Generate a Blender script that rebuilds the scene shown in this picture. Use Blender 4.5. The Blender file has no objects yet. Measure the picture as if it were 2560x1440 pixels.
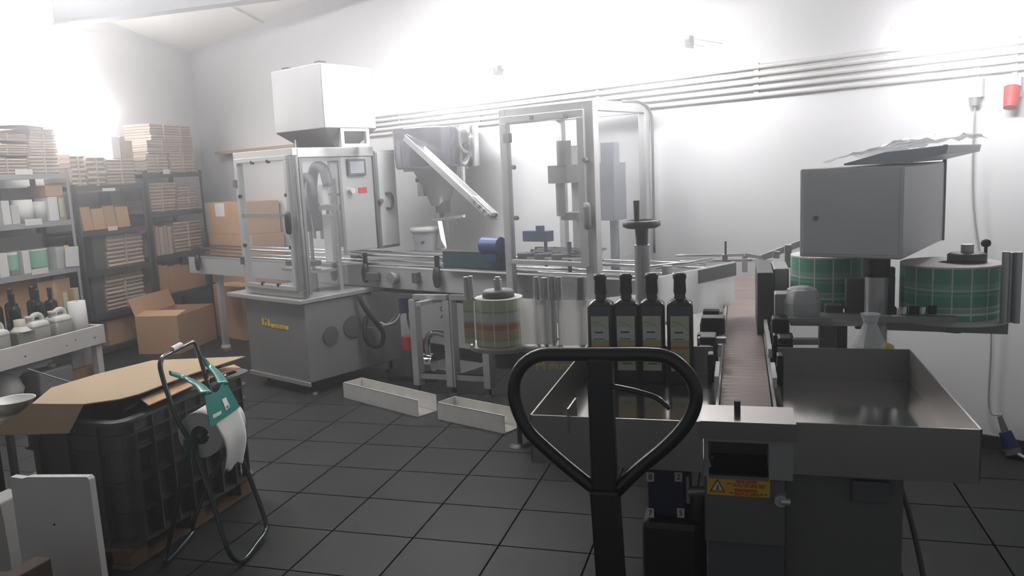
import bpy, math, random
from mathutils import Vector, Matrix
random.seed(7)
D = bpy.data
SC = bpy.context.scene
COL = SC.collection
PI = math.pi

# ------------------------------------------------------------------ camera
# world: X = along the tile rows, Y = into the room, Z = up; the eye stands at 1.6 m
F, CX, CY, EYE = 2000.0, 1280.0, 720.0, 1.6
RX = Vector((0.95442946, 0.29479315, -0.04649086))     # camera right
RD = Vector((-0.00108616, -0.1523491, -0.98832615))    # camera down
RF = Vector((-0.29843462, 0.94333809, -0.14508628))    # camera forward
cam_d = D.cameras.new('camera')
cam = D.objects.new('camera', cam_d)
COL.objects.link(cam)
cam.matrix_world = Matrix(((RX.x, -RD.x, -RF.x, 0), (RX.y, -RD.y, -RF.y, 0), (RX.z, -RD.z, -RF.z, EYE), (0, 0, 0, 1)))
cam_d.sensor_width = 36
cam_d.lens = 36 * F / 2560
cam_d.clip_start = 0.05
SC.camera = cam

# ------------------------------------------------------------------ world, light, exposure
LAMP_STRENGTH = 54.0
GLARE_HAZE_DENSITY = 0.058
LAMP_OFF = 0.75
AMBIENT = 0.12
w = D.worlds.new('world')
SC.world = w
w.use_nodes = True
w.node_tree.nodes['Background'].inputs[0].default_value = (0.9, 0.95, 1, 1)
w.node_tree.nodes['Background'].inputs[1].default_value = AMBIENT
SC.view_settings.view_transform = 'Standard'
SC.view_settings.look = 'None'
SC.view_settings.gamma = 1
SC.view_settings.use_curve_mapping = False
SC.view_settings.exposure = 1.12
SC.cycles.use_denoising = True
SC.cycles.use_adaptive_sampling = True
SC.cycles.adaptive_threshold = 0.04
SC.cycles.max_bounces = 7
SC.cycles.diffuse_bounces = 3
SC.cycles.glossy_bounces = 3
SC.cycles.transmission_bounces = 8
SC.cycles.transparent_max_bounces = 12
SC.cycles.volume_bounces = 0
SC.cycles.sample_clamp_indirect = 6
SC.cycles.caustics_reflective = False
SC.cycles.caustics_refractive = False


# ------------------------------------------------------------------ measuring helpers (a view ray meets a real plane of the room)
def ray(px, py):
    return RX * (px - CX) + RD * (py - CY) + RF * F


EYEP = Vector((0, 0, EYE))


def atp(px, py, p0, n):
    d = ray(px, py)
    n = Vector(n)
    return EYEP + d * ((Vector(p0) - EYEP).dot(n) / d.dot(n))


def atX(px, py, x): return atp(px, py, (x, 0, 0), (1, 0, 0))
def atY(px, py, y): return atp(px, py, (0, y, 0), (0, 1, 0))
def atZ(px, py, z): return atp(px, py, (0, 0, z), (0, 0, 1))


def frame(x, y, z, deg):
    return Matrix.Translation((x, y, z)) @ Matrix.Rotation(math.radians(deg), 4, 'Z')


def V(*a): return Vector(a)


# ------------------------------------------------------------------ materials
def mat(name, col, rough=0.5, metal=0.0, var=0.08, scale=6.0, bump=0.0, alpha=1.0, emit=None, spec=None, stretch=None, coat=0.0, rvar=0.0):
    m = D.materials.new(name)
    m.use_nodes = True
    nt = m.node_tree
    b = nt.nodes['Principled BSDF']
    b.inputs['Roughness'].default_value = rough
    b.inputs['Metallic'].default_value = metal
    b.inputs['Alpha'].default_value = alpha
    if spec is not None:
        b.inputs['Specular IOR Level'].default_value = spec
    if coat:
        b.inputs['Coat Weight'].default_value = coat
    tc = nt.nodes.new('ShaderNodeTexCoord')
    mp = nt.nodes.new('ShaderNodeMapping')
    nz = nt.nodes.new('ShaderNodeTexNoise')
    nz.inputs['Scale'].default_value = scale
    nz.inputs['Detail'].default_value = 4
    if stretch:
        mp.inputs['Scale'].default_value = stretch
    nt.links.new(tc.outputs['Object'], mp.inputs[0])
    nt.links.new(mp.outputs[0], nz.inputs[0])
    mx = nt.nodes.new('ShaderNodeMix')
    mx.data_type = 'RGBA'
    mx.inputs[6].default_value = (*[c * (1 - var) for c in col], 1)
    mx.inputs[7].default_value = (*[min(1, c * (1 + var)) for c in col], 1)
    nt.links.new(nz.outputs[0], mx.inputs[0])
    nt.links.new(mx.outputs[2], b.inputs['Base Color'])
    if rvar:
        mr = nt.nodes.new('ShaderNodeMapRange')
        mr.inputs[3].default_value = rough - rvar
        mr.inputs[4].default_value = rough + rvar
        nt.links.new(nz.outputs[0], mr.inputs[0])
        nt.links.new(mr.outputs[0], b.inputs['Roughness'])
    if bump:
        bp = nt.nodes.new('ShaderNodeBump')
        bp.inputs['Strength'].default_value = bump
        bp.inputs['Distance'].default_value = 0.01
        nt.links.new(nz.outputs[0], bp.inputs['Height'])
        nt.links.new(bp.outputs[0], b.inputs['Normal'])
    if emit:
        b.inputs['Emission Color'].default_value = (*emit[:3], 1)
        b.inputs['Emission Strength'].default_value = emit[3]
    return m


def pane_mat(name, tint, clear, rough=0.08):
    """clear sheet: mostly see-through, a little gloss"""
    m = D.materials.new(name)
    m.use_nodes = True
    nt = m.node_tree
    b = nt.nodes['Principled BSDF']
    b.inputs['Base Color'].default_value = (*tint, 1)
    b.inputs['Roughness'].default_value = rough
    tr = nt.nodes.new('ShaderNodeBsdfTransparent')
    ms = nt.nodes.new('ShaderNodeMixShader')
    nz = nt.nodes.new('ShaderNodeTexNoise')
    nz.inputs['Scale'].default_value = 3
    mr = nt.nodes.new('ShaderNodeMapRange')
    mr.inputs[3].default_value = max(0, 1 - clear - 0.05)
    mr.inputs[4].default_value = min(1, 1 - clear + 0.05)
    nt.links.new(nz.outputs[0], mr.inputs[0])
    nt.links.new(mr.outputs[0], ms.inputs[0])
    nt.links.new(tr.outputs[0], ms.inputs[1])
    nt.links.new(b.outputs[0], ms.inputs[2])
    nt.links.new(ms.outputs[0], nt.nodes['Material Output'].inputs[0])
    return m


def floor_mat():
    m = mat('floor_tiles', (0.026, 0.027, 0.0275), 0.5, 0, 0.25, 3.0, rvar=0.10, spec=0.3)
    nt = m.node_tree
    b = nt.nodes['Principled BSDF']
    mx = [n for n in nt.nodes if n.type == 'MIX'][0]
    tc = [n for n in nt.nodes if n.type == 'TEX_COORD'][0]
    mp = nt.nodes.new('ShaderNodeMapping')
    mp.inputs['Location'].default_value = (0.015, 0.02, 0)
    mp.inputs['Rotation'].default_value = (0, 0, math.radians(-1.2))
    br = nt.nodes.new('ShaderNodeTexBrick')
    br.offset = 0.0
    br.inputs['Color1'].default_value = (1, 1, 1, 1)
    br.inputs['Color2'].default_value = (0.86, 0.86, 0.86, 1)
    br.inputs['Mortar'].default_value = (0.05, 0.05, 0.05, 1)
    br.inputs['Scale'].default_value = 1.0
    br.inputs['Mortar Size'].default_value = 0.0042
    br.inputs['Brick Width'].default_value = 0.4
    br.inputs['Row Height'].default_value = 0.375
    nt.links.new(tc.outputs['Object'], mp.inputs[0])
    nt.links.new(mp.outputs[0], br.inputs[0])
    mu = nt.nodes.new('ShaderNodeMix')
    mu.data_type = 'RGBA'
    mu.blend_type = 'MULTIPLY'
    mu.inputs[0].default_value = 1
    nt.links.new(mx.outputs[2], mu.inputs[6])
    nt.links.new(br.outputs[0], mu.inputs[7])
    nt.links.new(mu.outputs[2], b.inputs['Base Color'])
    sp = nt.nodes.new('ShaderNodeMapRange')      # the joints are matt
    sp.inputs[3].default_value = 0.22
    sp.inputs[4].default_value = 0.0
    nt.links.new(br.outputs['Fac'], sp.inputs[0])
    nt.links.new(sp.outputs[0], b.inputs['Specular IOR Level'])
    return m


def belt_mat():
    m = mat('belt_chain', (0.30, 0.225, 0.20), 0.38, 0.0, 0.12, 20)
    nt = m.node_tree
    b = nt.nodes['Principled BSDF']
    tc = [n for n in nt.nodes if n.type == 'TEX_COORD'][0]
    wv = nt.nodes.new('ShaderNodeTexWave')
    wv.bands_direction = 'Y'
    wv.inputs['Scale'].default_value = 8.0
    bp = nt.nodes.new('ShaderNodeBump')
    bp.inputs['Strength'].default_value = 0.5
    bp.inputs['Distance'].default_value = 0.004
    nt.links.new(tc.outputs['Object'], wv.inputs[0])
    nt.links.new(wv.outputs[0], bp.inputs['Height'])
    nt.links.new(bp.outputs[0], b.inputs['Normal'])
    return m


M_WALL = mat('wall_panel_white', (0.74, 0.74, 0.75), 0.55, 0, 0.03, 1.5)
M_WALL2 = mat('wall_plaster_white', (0.82, 0.815, 0.80), 0.7, 0, 0.03, 1.5)
M_CEIL = mat('ceiling_cream', (0.86, 0.85, 0.80), 0.75, 0, 0.03, 1.0)
M_BEAM = mat('beam_grey', (0.24, 0.25, 0.26), 0.5, 0.1, 0.06, 2)
M_FLOOR = floor_mat()
M_BASEB = mat('baseboard_dark', (0.035, 0.03, 0.03), 0.6)
M_STEEL = mat('brushed_steel', (0.52, 0.52, 0.52), 0.34, 0.5, 0.10, 5, rvar=0.08, stretch=(1, 1, 0.25))
M_STEELD = mat('satin_steel_dark', (0.33, 0.325, 0.32), 0.42, 0.5, 0.10, 4, rvar=0.08)
M_TRAY = mat('tray_steel', (0.60, 0.57, 0.55), 0.13, 0.95, 0.08, 3, rvar=0.03)
M_TRAYW = mat('tray_wall_shaded_steel', (0.30, 0.285, 0.275), 0.36, 0.7, 0.08, 4)  # same sheet as the tray floor, wall shade put into a darker colour
M_CHROME = mat('polished_steel', (0.72, 0.72, 0.72), 0.13, 1.0, 0.05, 5)
M_BOXST = mat('box_satin_steel', (0.66, 0.66, 0.67), 0.36, 0.25, 0.10, 5, rvar=0.06)
M_BOWL = mat('bowl_steel', (0.36, 0.38, 0.43), 0.2, 0.9, 0.08, 4)
M_ALU = mat('aluminium_profile', (0.66, 0.66, 0.66), 0.38, 0.55, 0.05, 8)
M_GALV = mat('galvanised_sheet', (0.80, 0.78, 0.75), 0.42, 0.3, 0.16, 14, rvar=0.12)
M_LGREY = mat('light_grey_paint', (0.45, 0.455, 0.46), 0.45, 0.1, 0.05, 4)
M_MGREY = mat('mid_grey_paint', (0.24, 0.245, 0.25), 0.5, 0.1, 0.06, 4)
M_DGREY = mat('dark_grey_paint', (0.09, 0.09, 0.095), 0.5, 0.0, 0.1, 5)
M_CABD = mat('cabinet_shaded_steel', (0.13, 0.128, 0.125), 0.5, 0.2, 0.08, 4)  # the tray's shadow on the cabinets is put into this dark colour
M_BLACK = mat('black_plastic', (0.010, 0.010, 0.011), 0.45, 0.0, 0.15, 9)
M_BLACKP = mat('black_gloss_paint', (0.009, 0.009, 0.010), 0.30, 0.0, 0.15, 9)
M_RUBBER = mat('black_rubber', (0.014, 0.014, 0.014), 0.7, 0, 0.2, 9)
M_CRATE = mat('crate_plastic_grey', (0.075, 0.075, 0.078), 0.45, 0, 0.15, 7)
M_CARD = mat('cardboard', (0.52, 0.325, 0.19), 0.85, 0, 0.10, 5, bump=0.05)
M_CARDL = mat('cardboard_pale', (0.40, 0.29, 0.175), 0.75, 0, 0.08, 3)
M_CARDG = mat('cardboard_flat_packed', (0.52, 0.425, 0.36), 0.85, 0, 0.08, 8)
M_CARDG2 = mat('cardboard_flat_packed_edge', (0.42, 0.345, 0.295), 0.85, 0, 0.10, 8)
M_PAPER = mat('white_paper', (0.80, 0.79, 0.775), 0.8, 0, 0.03, 6)
M_CORE = mat('roll_side_paper', (0.42, 0.415, 0.40), 0.85, 0, 0.05, 20)
M_WPLA = mat('white_plastic', (0.72, 0.715, 0.70), 0.45, 0, 0.04, 4)
M_WWOOD = mat('white_painted_wood', (0.66, 0.635, 0.615), 0.6, 0, 0.07, 5)
M_WOOD = mat('raw_wood', (0.15, 0.095, 0.06), 0.75, 0, 0.2, 4, stretch=(1, 8, 8))
M_CAN = mat('cloudy_can_plastic', (0.62, 0.615, 0.59), 0.4, 0, 0.04, 4)
M_CANL = mat('can_filled_green_grey', (0.20, 0.205, 0.185), 0.4, 0, 0.10, 4)
M_GLASS = mat('dark_bottle_glass', (0.010, 0.011, 0.010), 0.12, 0, 0.1, 4, spec=0.6)
M_CAP = mat('bottle_cap_black', (0.012, 0.012, 0.014), 0.35, 0, 0.1, 8)
M_TEAL = mat('teal_enamel', (0.0, 0.20, 0.17), 0.28, 0.0, 0.08, 4, coat=0.4)
M_GFRAME = mat('dark_green_tube', (0.012, 0.028, 0.026), 0.25, 0.0, 0.1, 5, coat=0.3)
M_BLUE = mat('motor_blue', (0.025, 0.055, 0.16), 0.4, 0.1, 0.1, 5)
M_BLUED = mat('deep_blue_paint', (0.012, 0.016, 0.075), 0.4, 0.0, 0.1, 5)
M_TEALD = mat('dark_teal_belt', (0.02, 0.055, 0.065), 0.6, 0.0, 0.1, 5)
M_RED = mat('red_plastic', (0.55, 0.035, 0.035), 0.4, 0, 0.06, 5)
M_YEL = mat('yellow_sticker', (0.85, 0.62, 0.02), 0.5, 0, 0.04, 9)
M_ORANGE = mat('warning_orange', (0.62, 0.33, 0.02), 0.5, 0, 0.04, 9)
M_SIGNRED = mat('warning_red', (0.42, 0.05, 0.02), 0.5, 0, 0.04, 9)
M_SIGNBR = mat('warning_brown', (0.16, 0.075, 0.02), 0.5, 0, 0.04, 9)
M_SIGNW = mat('warning_white', (0.6, 0.57, 0.53), 0.5, 0, 0.04, 9)
M_INK = mat('dark_ink', (0.06, 0.07, 0.06), 0.7, 0, 0.04, 9)
M_LAB_G = mat('label_pale_green', (0.50, 0.56, 0.40), 0.55, 0, 0.12, 30)
M_LAB_G2 = mat('label_leaf_green', (0.33, 0.42, 0.24), 0.55, 0, 0.12, 30)
M_LAB_W = mat('label_white', (0.60, 0.62, 0.60), 0.55, 0, 0.05, 30)
M_LAB_O = mat('label_ochre', (0.52, 0.40, 0.20), 0.55, 0, 0.12, 40)
M_LAB_R = mat('label_red_brown', (0.48, 0.20, 0.09), 0.55, 0, 0.12, 40)
M_GRN = mat('label_bottle_green', (0.14, 0.40, 0.28), 0.5, 0, 0.10, 30)
M_GRN2 = mat('label_mid_green', (0.27, 0.50, 0.39), 0.5, 0, 0.10, 30)
M_BELT = belt_mat()
M_TUBE = mat('lamp_tube_glow', (1, 1, 1), 0.5, 0, 0.0, 5, emit=(1.0, 0.985, 1.0, LAMP_STRENGTH))
M_PANE = pane_mat('clear_guard_pane', (0.75, 0.77, 0.8), 0.90)
M_FILM = pane_mat('clear_plastic_film', (0.85, 0.87, 0.9), 0.45, 0.18)
def web_mat(name, col, share):
    """thin white sheet that lets some of the light behind it through"""
    m = mat(name, col, 0.6, 0, 0.03, 6)
    nt = m.node_tree
    tl = nt.nodes.new('ShaderNodeBsdfTranslucent')
    tl.inputs[0].default_value = (*col, 1)
    ms = nt.nodes.new('ShaderNodeMixShader')
    ms.inputs[0].default_value = share
    nt.links.new(nt.nodes['Principled BSDF'].outputs[0], ms.inputs[1])
    nt.links.new(tl.outputs[0], ms.inputs[2])
    nt.links.new(ms.outputs[0], nt.nodes['Material Output'].inputs[0])
    return m


M_WEB = web_mat('backing_paper_translucent', (0.88, 0.875, 0.86), 0.6)
M_GUARD = web_mat('white_guard_plastic', (0.88, 0.88, 0.88), 0.6)
M_SCREEN = mat('screen_grey', (0.33, 0.35, 0.38), 0.2, 0, 0.03, 3)
M_TAPE = mat('packing_tape', (0.52, 0.47, 0.42), 0.35, 0, 0.05, 6)
M_SLEEVE = mat('grey_sheet_metal_cover', (0.34, 0.37, 0.41), 0.3, 0.5, 0.08, 4)
M_CABLE = mat('grey_cable', (0.36, 0.36, 0.35), 0.6)
M_SILLW = mat('wood_ledge', (0.42, 0.30, 0.19), 0.7, 0, 0.15, 5)


# ------------------------------------------------------------------ mesh builder
class MB:
    def __init__(s, M=None):
        s.v, s.f, s.mi, s.sm = [], [], [], []
        s.M = M.copy() if M else Matrix()
        s.cur = 0

    def add(s, vs, fs, smooth=False, L=None, mi=None):
        b = len(s.v)
        T = s.M @ L if L else s.M
        s.v += [T @ Vector(v) for v in vs]
        for f in fs:
            s.f.append(tuple(b + i for i in f))
            s.mi.append(s.cur if mi is None else mi)
            s.sm.append(smooth)
        return s

    def box(s, x0, x1, y0, y1, z0, z1, L=None, mi=None):
        x0, x1 = sorted((x0, x1)); y0, y1 = sorted((y0, y1)); z0, z1 = sorted((z0, z1))
        vs = [(x, y, z) for z in (z0, z1) for y in (y0, y1) for x in (x0, x1)]
        return s.add(vs, [(0, 2, 3, 1), (4, 5, 7, 6), (0, 1, 5, 4), (2, 6, 7, 3), (0, 4, 6, 2), (1, 3, 7, 5)], False, L, mi)

    def bar(s, p0, p1, wd, ht, up=(0, 0, 1), mi=None):
        p0, p1 = Vector(p0), Vector(p1)
        d = p1 - p0
        ln = d.length
        d.normalize()
        u = Vector(up)
        if abs(d.dot(u)) > 0.98:
            u = Vector((0, 1, 0))
        sd = d.cross(u).normalized()
        u = sd.cross(d).normalized()
        L = Matrix(((d.x, sd.x, u.x, p0.x), (d.y, sd.y, u.y, p0.y), (d.z, sd.z, u.z, p0.z), (0, 0, 0, 1)))
        return s.box(0, ln, -wd / 2, wd / 2, -ht / 2, ht / 2, L, mi)

    def cyl(s, p0, p1, r0, r1=None, n=16, mi=None, smooth=True):
        p0, p1 = Vector(p0), Vector(p1)
        r1 = r0 if r1 is None else r1
        d = (p1 - p0).normalized()
        a = Vector((0, 0, 1)) if abs(d.z) < 0.9 else Vector((1, 0, 0))
        u = d.cross(a).normalized()
        v = d.cross(u)
        ring = lambda p, r: [p + (u * math.cos(2 * PI * i / n) + v * math.sin(2 * PI * i / n)) * r for i in range(n)]
        vs = ring(p0, r0) + ring(p1, r1)
        s.add(vs, [(i, (i + 1) % n, n + (i + 1) % n, n + i) for i in range(n)], smooth, None, mi)
        s.add(ring(p0, r0), [tuple(range(n - 1, -1, -1))], False, None, mi)
        s.add(ring(p1, r1), [tuple(range(n))], False, None, mi)
        return s

    def tube(s, pts, r, n=10, closed=False, mi=None, flat=1.0):
        pts = [Vector(p) for p in pts]
        m = len(pts)
        vs = []
        prev = None
        for i, p in enumerate(pts):
            a = pts[i - 1] if (i > 0 or closed) else p
            b = pts[(i + 1) % m] if (i < m - 1 or closed) else p
            t = (b - a).normalized()
            if prev is None:
                h = Vector((0, 0, 1)) if abs(t.z) < 0.9 else Vector((1, 0, 0))
                u = t.cross(h).normalized()
            else:
                u = (prev - t * prev.dot(t)).normalized()
            prev = u
            v = t.cross(u)
            rr = r[i] if isinstance(r, (list, tuple)) else r
            vs += [p + (u * math.cos(2 * PI * k / n) + v * math.sin(2 * PI * k / n) * flat) * rr for k in range(n)]
        fs = []
        for i in range(m if closed else m - 1):
            j = (i + 1) % m
            fs += [(i * n + k, i * n + (k + 1) % n, j * n + (k + 1) % n, j * n + k) for k in range(n)]
        if not closed:
            fs += [tuple(range(n - 1, -1, -1)), tuple((m - 1) * n + k for k in range(n))]
        return s.add(vs, fs, True, None, mi)

    def lathe(s, prof, c=(0, 0, 0), n=24, mi=None, smooth=True, L=None):
        c = Vector(c)
        vs, fs = [], []
        for r, z in prof:
            vs += [c + Vector((r * math.cos(2 * PI * k / n), r * math.sin(2 * PI * k / n), z)) for k in range(n)]
        for i in range(len(prof) - 1):
            fs += [(i * n + k, i * n + (k + 1) % n, (i + 1) * n + (k + 1) % n, (i + 1) * n + k) for k in range(n)]
        s.add(vs, fs, smooth, L, mi)
        if prof[0][0] > 1e-6:
            s.add(vs[:n], [tuple(range(n - 1, -1, -1))], False, L, mi)
        if prof[-1][0] > 1e-6:
            s.add(vs[-n:], [tuple(range(n))], False, L, mi)
        return s

    def prism(s, poly, axis, a0, a1, L=None, mi=None, smooth=False):
        """poly of 2D points; axis 'x','y','z' is the extrusion direction"""
        def pt(p, a):
            return {'z': (p[0], p[1], a), 'y': (p[0], a, p[1]), 'x': (a, p[0], p[1])}[axis]
        n = len(poly)
        vs = [pt(p, a0) for p in poly] + [pt(p, a1) for p in poly]
        fs = [tuple(range(n - 1, -1, -1)), tuple(range(n, 2 * n))]
        s.add(vs, fs, False, L, mi)
        return s.add(vs, [(i, (i + 1) % n, n + (i + 1) % n, n + i) for i in range(n)], smooth, L, mi)

    def sheet(s, fn, nu, nv, th=0.002, smooth=True, mi=None):
        """fn(a,b) -> point, a,b in 0..1; thickness along the local normal"""
        top, bot = [], []
        e = 1e-3
        for j in range(nv + 1):
            for i in range(nu + 1):
                a, b = i / nu, j / nv
                p = Vector(fn(a, b))
                du = Vector(fn(min(1, a + e), b)) - Vector(fn(max(0, a - e), b))
                dv = Vector(fn(a, min(1, b + e))) - Vector(fn(a, max(0, b - e)))
                nn = du.cross(dv)
                nn = nn.normalized() if nn.length > 0 else Vector((0, 0, 1))
                top.append(p + nn * th / 2)
                bot.append(p - nn * th / 2)
        W = nu + 1
        k = len(top)
        fs = []
        for j in range(nv):
            for i in range(nu):
                q = (j * W + i, j * W + i + 1, (j + 1) * W + i + 1, (j + 1) * W + i)
                fs.append(q)
                fs.append(tuple(k + x for x in reversed(q)))
        rim = [i for i in range(W)] + [j * W + nu for j in range(1, nv + 1)] + [nv * W + i for i in range(nu - 1, -1, -1)] + [j * W for j in range(nv - 1, 0, -1)]
        m = len(rim)
        fs += [(rim[i], k + rim[i], k + rim[(i + 1) % m], rim[(i + 1) % m]) for i in range(m)]
        return s.add(top + bot, fs, smooth, None, mi)

    def text(s, body, size, L, depth=0.001, mi=None):
        cu = D.curves.new('lettering', 'FONT')
        cu.body = body
        cu.size = size
        cu.extrude = depth
        cu.align_x = 'CENTER'
        cu.align_y = 'CENTER'
        o = D.objects.new('lettering', cu)
        me = D.meshes.new_from_object(o)
        s.add([v.co.copy() for v in me.vertices], [tuple(p.vertices) for p in me.polygons], False, L, mi)
        D.objects.remove(o)
        D.curves.remove(cu)
        D.meshes.remove(me)
        return s

    def build(s, name, mats, parent=None, bevel=0.0, seg=2):
        me = D.meshes.new(name)
        if parent is not None:
            T = root_matrix(parent).inverted()
            vs = [T @ v for v in s.v]
            loc = None
        else:
            xs = [v.x for v in s.v]; ys = [v.y for v in s.v]; zs = [v.z for v in s.v]
            loc = Vector(((min(xs) + max(xs)) / 2, (min(ys) + max(ys)) / 2, min(zs)))
            vs = [v - loc for v in s.v]
        me.from_pydata(vs, [], s.f)
        me.polygons.foreach_set('material_index', s.mi)
        me.polygons.foreach_set('use_smooth', s.sm)
        for m in (mats if isinstance(mats, (list, tuple)) else [mats]):
            me.materials.append(m)
        me.update()
        import bmesh
        bm = bmesh.new()
        bm.from_mesh(me)
        bmesh.ops.recalc_face_normals(bm, faces=bm.faces)
        bm.to_mesh(me)
        bm.free()
        o = D.objects.new(name, me)
        COL.objects.link(o)
        if parent is not None:
            o.parent = parent
        else:
            o.location = loc
        if bevel:
            b = o.modifiers.new('edge', 'BEVEL')
            b.width = bevel
            b.segments = seg
            b.limit_method = 'ANGLE'
            b.angle_limit = math.radians(50)
        return o


ROOT = {}


def root_matrix(o):
    while o.parent is not None:
        o = o.parent
    return ROOT.get(o.name, Matrix.Translation(o.location))


def tag(o, label=None, cat=None, group=None, kind=None):
    if label: o['label'] = label
    if cat: o['category'] = cat
    if group: o['group'] = group
    if kind: o['kind'] = kind
    return o


def thing(name, label, cat, M, group=None):
    o = D.objects.new(name, None)
    o.empty_display_size = 0.1
    COL.objects.link(o)
    o.matrix_world = M
    ROOT[o.name] = M.copy()
    return tag(o, label, cat, group)


def solo(name, mb, mats, label, cat, group=None, bevel=0.0, seg=2):
    return tag(mb.build(name, mats, None, bevel, seg), label, cat, group)


def struct(name, mb, mats, label, cat):
    return tag(mb.build(name, mats), label, cat, None, 'structure')


def dup(root, M, label=None, group=None):
    r = root.copy()
    COL.objects.link(r)
    r.matrix_world = M
    ROOT[r.name] = M.copy()
    if label: r['label'] = label
    if group: r['group'] = group
    for ch in list(root.children):
        c = ch.copy()
        COL.objects.link(c)
        c.parent = r
        for g in list(ch.children):
            d = g.copy()
            COL.objects.link(d)
            d.parent = c
    return r


def bez(pts, n=8):
    """smooth curve through points (Catmull-Rom)"""
    pts = [Vector(p) for p in pts]
    P = [pts[0] * 2 - pts[1]] + pts + [pts[-1] * 2 - pts[-2]]
    out = []
    for i in range(1, len(P) - 2):
        for k in range(n):
            t = k / n
            a, b, c, d = P[i - 1], P[i], P[i + 1], P[i + 2]
            out.append(0.5 * ((2 * b) + (c - a) * t + (2 * a - 5 * b + 4 * c - d) * t * t + (3 * b - a - 3 * c + d) * t ** 3))
    out.append(pts[-1])
    return out


def face(o, x, z):
    """matrix whose local xy plane is upright: o origin, x to the reader's right, z the reader's up"""
    x = Vector(x).normalized(); z = Vector(z).normalized()
    n = x.cross(z)
    o = Vector(o)
    return Matrix(((x.x, z.x, n.x, o.x), (x.y, z.y, n.y, o.y), (x.z, z.z, n.z, o.z), (0, 0, 0, 1)))


# ------------------------------------------------------------------ the room
BW = frame(-6.55, 8.35, 0, -25.34)      # back wall: local x along it, local -y into the room
BWI = BW.inverted()


def onwall(px, py, off=0.0):
    p0 = BW @ V(0, -off, 0)
    return BWI @ atp(px, py, p0, BW.to_3x3() @ V(0, 1, 0))


def ceil_z(y): return 3.116 - 0.146 * (y - 8.55)


struct('floor', MB().box(-6.75, 4.6, -2.5, 8.7, -0.06, -0.001), M_FLOOR, 'dark grey square tiled floor of the bottling room', 'floor')
struct('wall_left', MB().prism([(-2.5, 0), (8.47, 0), (8.47, ceil_z(8.47) + 0.02), (-2.5, ceil_z(-2.5) + 0.02)], 'x', -6.67, -6.55), M_WALL2,
       'white wall behind the storage racks', 'wall')
mb = MB()
pa, pb = BW @ V(-0.05, 0, 0), BW @ V(11.9, 0, 0)
na = BW.to_3x3() @ V(0, 0.12, 0)
vs = []
for p in (pa, pb, pb + na, pa + na):
    vs += [(p.x, p.y, 0), (p.x, p.y, ceil_z(p.y) + 0.02)]
mb.add(vs, [(0, 2, 3, 1), (2, 4, 5, 3), (4, 6, 7, 5), (6, 0, 1, 7), (1, 3, 5, 7), (0, 6, 4, 2)])
struct('wall_back', mb, M_WALL, 'long white panel wall behind the bottling line', 'wall')
mb = MB()
mb.add([(x, y, ceil_z(y) + t) for t in (0.02, 0.1) for y in (-2.5, 8.9) for x in (-6.7, 4.6)],
       [(0, 1, 3, 2), (4, 6, 7, 5), (0, 4, 5, 1), (2, 3, 7, 6), (0, 2, 6, 4), (1, 5, 7, 3)])
struct('ceiling', mb, M_CEIL, 'cream sloping ceiling over the room', 'ceiling')
# ceiling joint line and the beam box
zb = ceil_z(6.5)
mb = MB().prism([(6.40, zb - 0.20), (6.44, zb - 0.20), (6.44, zb - 0.03), (6.62, zb - 0.03), (6.62, ceil_z(6.62) + 0.02), (6.40, ceil_z(6.40) + 0.02)], 'x', -6.55, 4.5)
mb.box(-6.55, 4.5, 6.38, 6.53, zb - 0.215, zb - 0.195)
struct('trim_1', mb, M_BEAM, 'grey steel beam running under the cream ceiling', 'beam')
struct('trim_2', MB().box(-5.05, -5.02, 6.7, 8.6, 0, 0.012, Matrix(((1, 0, 0, 0), (0, 1, 0, 0), (0, -0.146, 1, 3.116 + 0.146 * 8.55 - 0.004), (0, 0, 0, 1)))), M_CEIL, 'thin cover strip on the ceiling joint', 'trim')
hm_ = D.materials.new('lens_glare_haze')  # room volume added to stand in for lens glare around the lamps
hm_.use_nodes = True
hm_.node_tree.nodes.remove(hm_.node_tree.nodes['Principled BSDF'])
hv_ = hm_.node_tree.nodes.new('ShaderNodeVolumeScatter')
hv_.inputs['Color'].default_value = (0.97, 0.975, 1.0, 1)
hv_.inputs['Density'].default_value = GLARE_HAZE_DENSITY
hv_.inputs['Anisotropy'].default_value = 0.86
hm_.node_tree.links.new(hv_.outputs[0], hm_.node_tree.nodes['Material Output'].inputs['Volume'])
wy_ = lambda x: (BW @ V((x + 6.55) / math.cos(math.radians(25.34)), 0, 0)).y - 0.03
hz_ = [(-6.53, -2.4), (4.4, -2.4), (4.4, wy_(4.4)), (-6.53, wy_(-6.53))]
tag(MB().add([(x, y, 0.004) for x, y in hz_] + [(x, y, ceil_z(y) - 0.01) for x, y in hz_],
             [(3, 2, 1, 0), (4, 5, 6, 7), (0, 1, 5, 4), (1, 2, 6, 5), (2, 3, 7, 6), (3, 0, 4, 7)]).build('glare_haze', hm_), 'added volume standing in for lens glare, filling the room under the lamps', 'glare_haze', None, 'stuff')
struct('baseboard_back', MB(BW).box(0.0, 11.8, -0.015, 0, 0, 0.075), M_BASEB, 'dark brown baseboard along the panel wall', 'baseboard')


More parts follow.
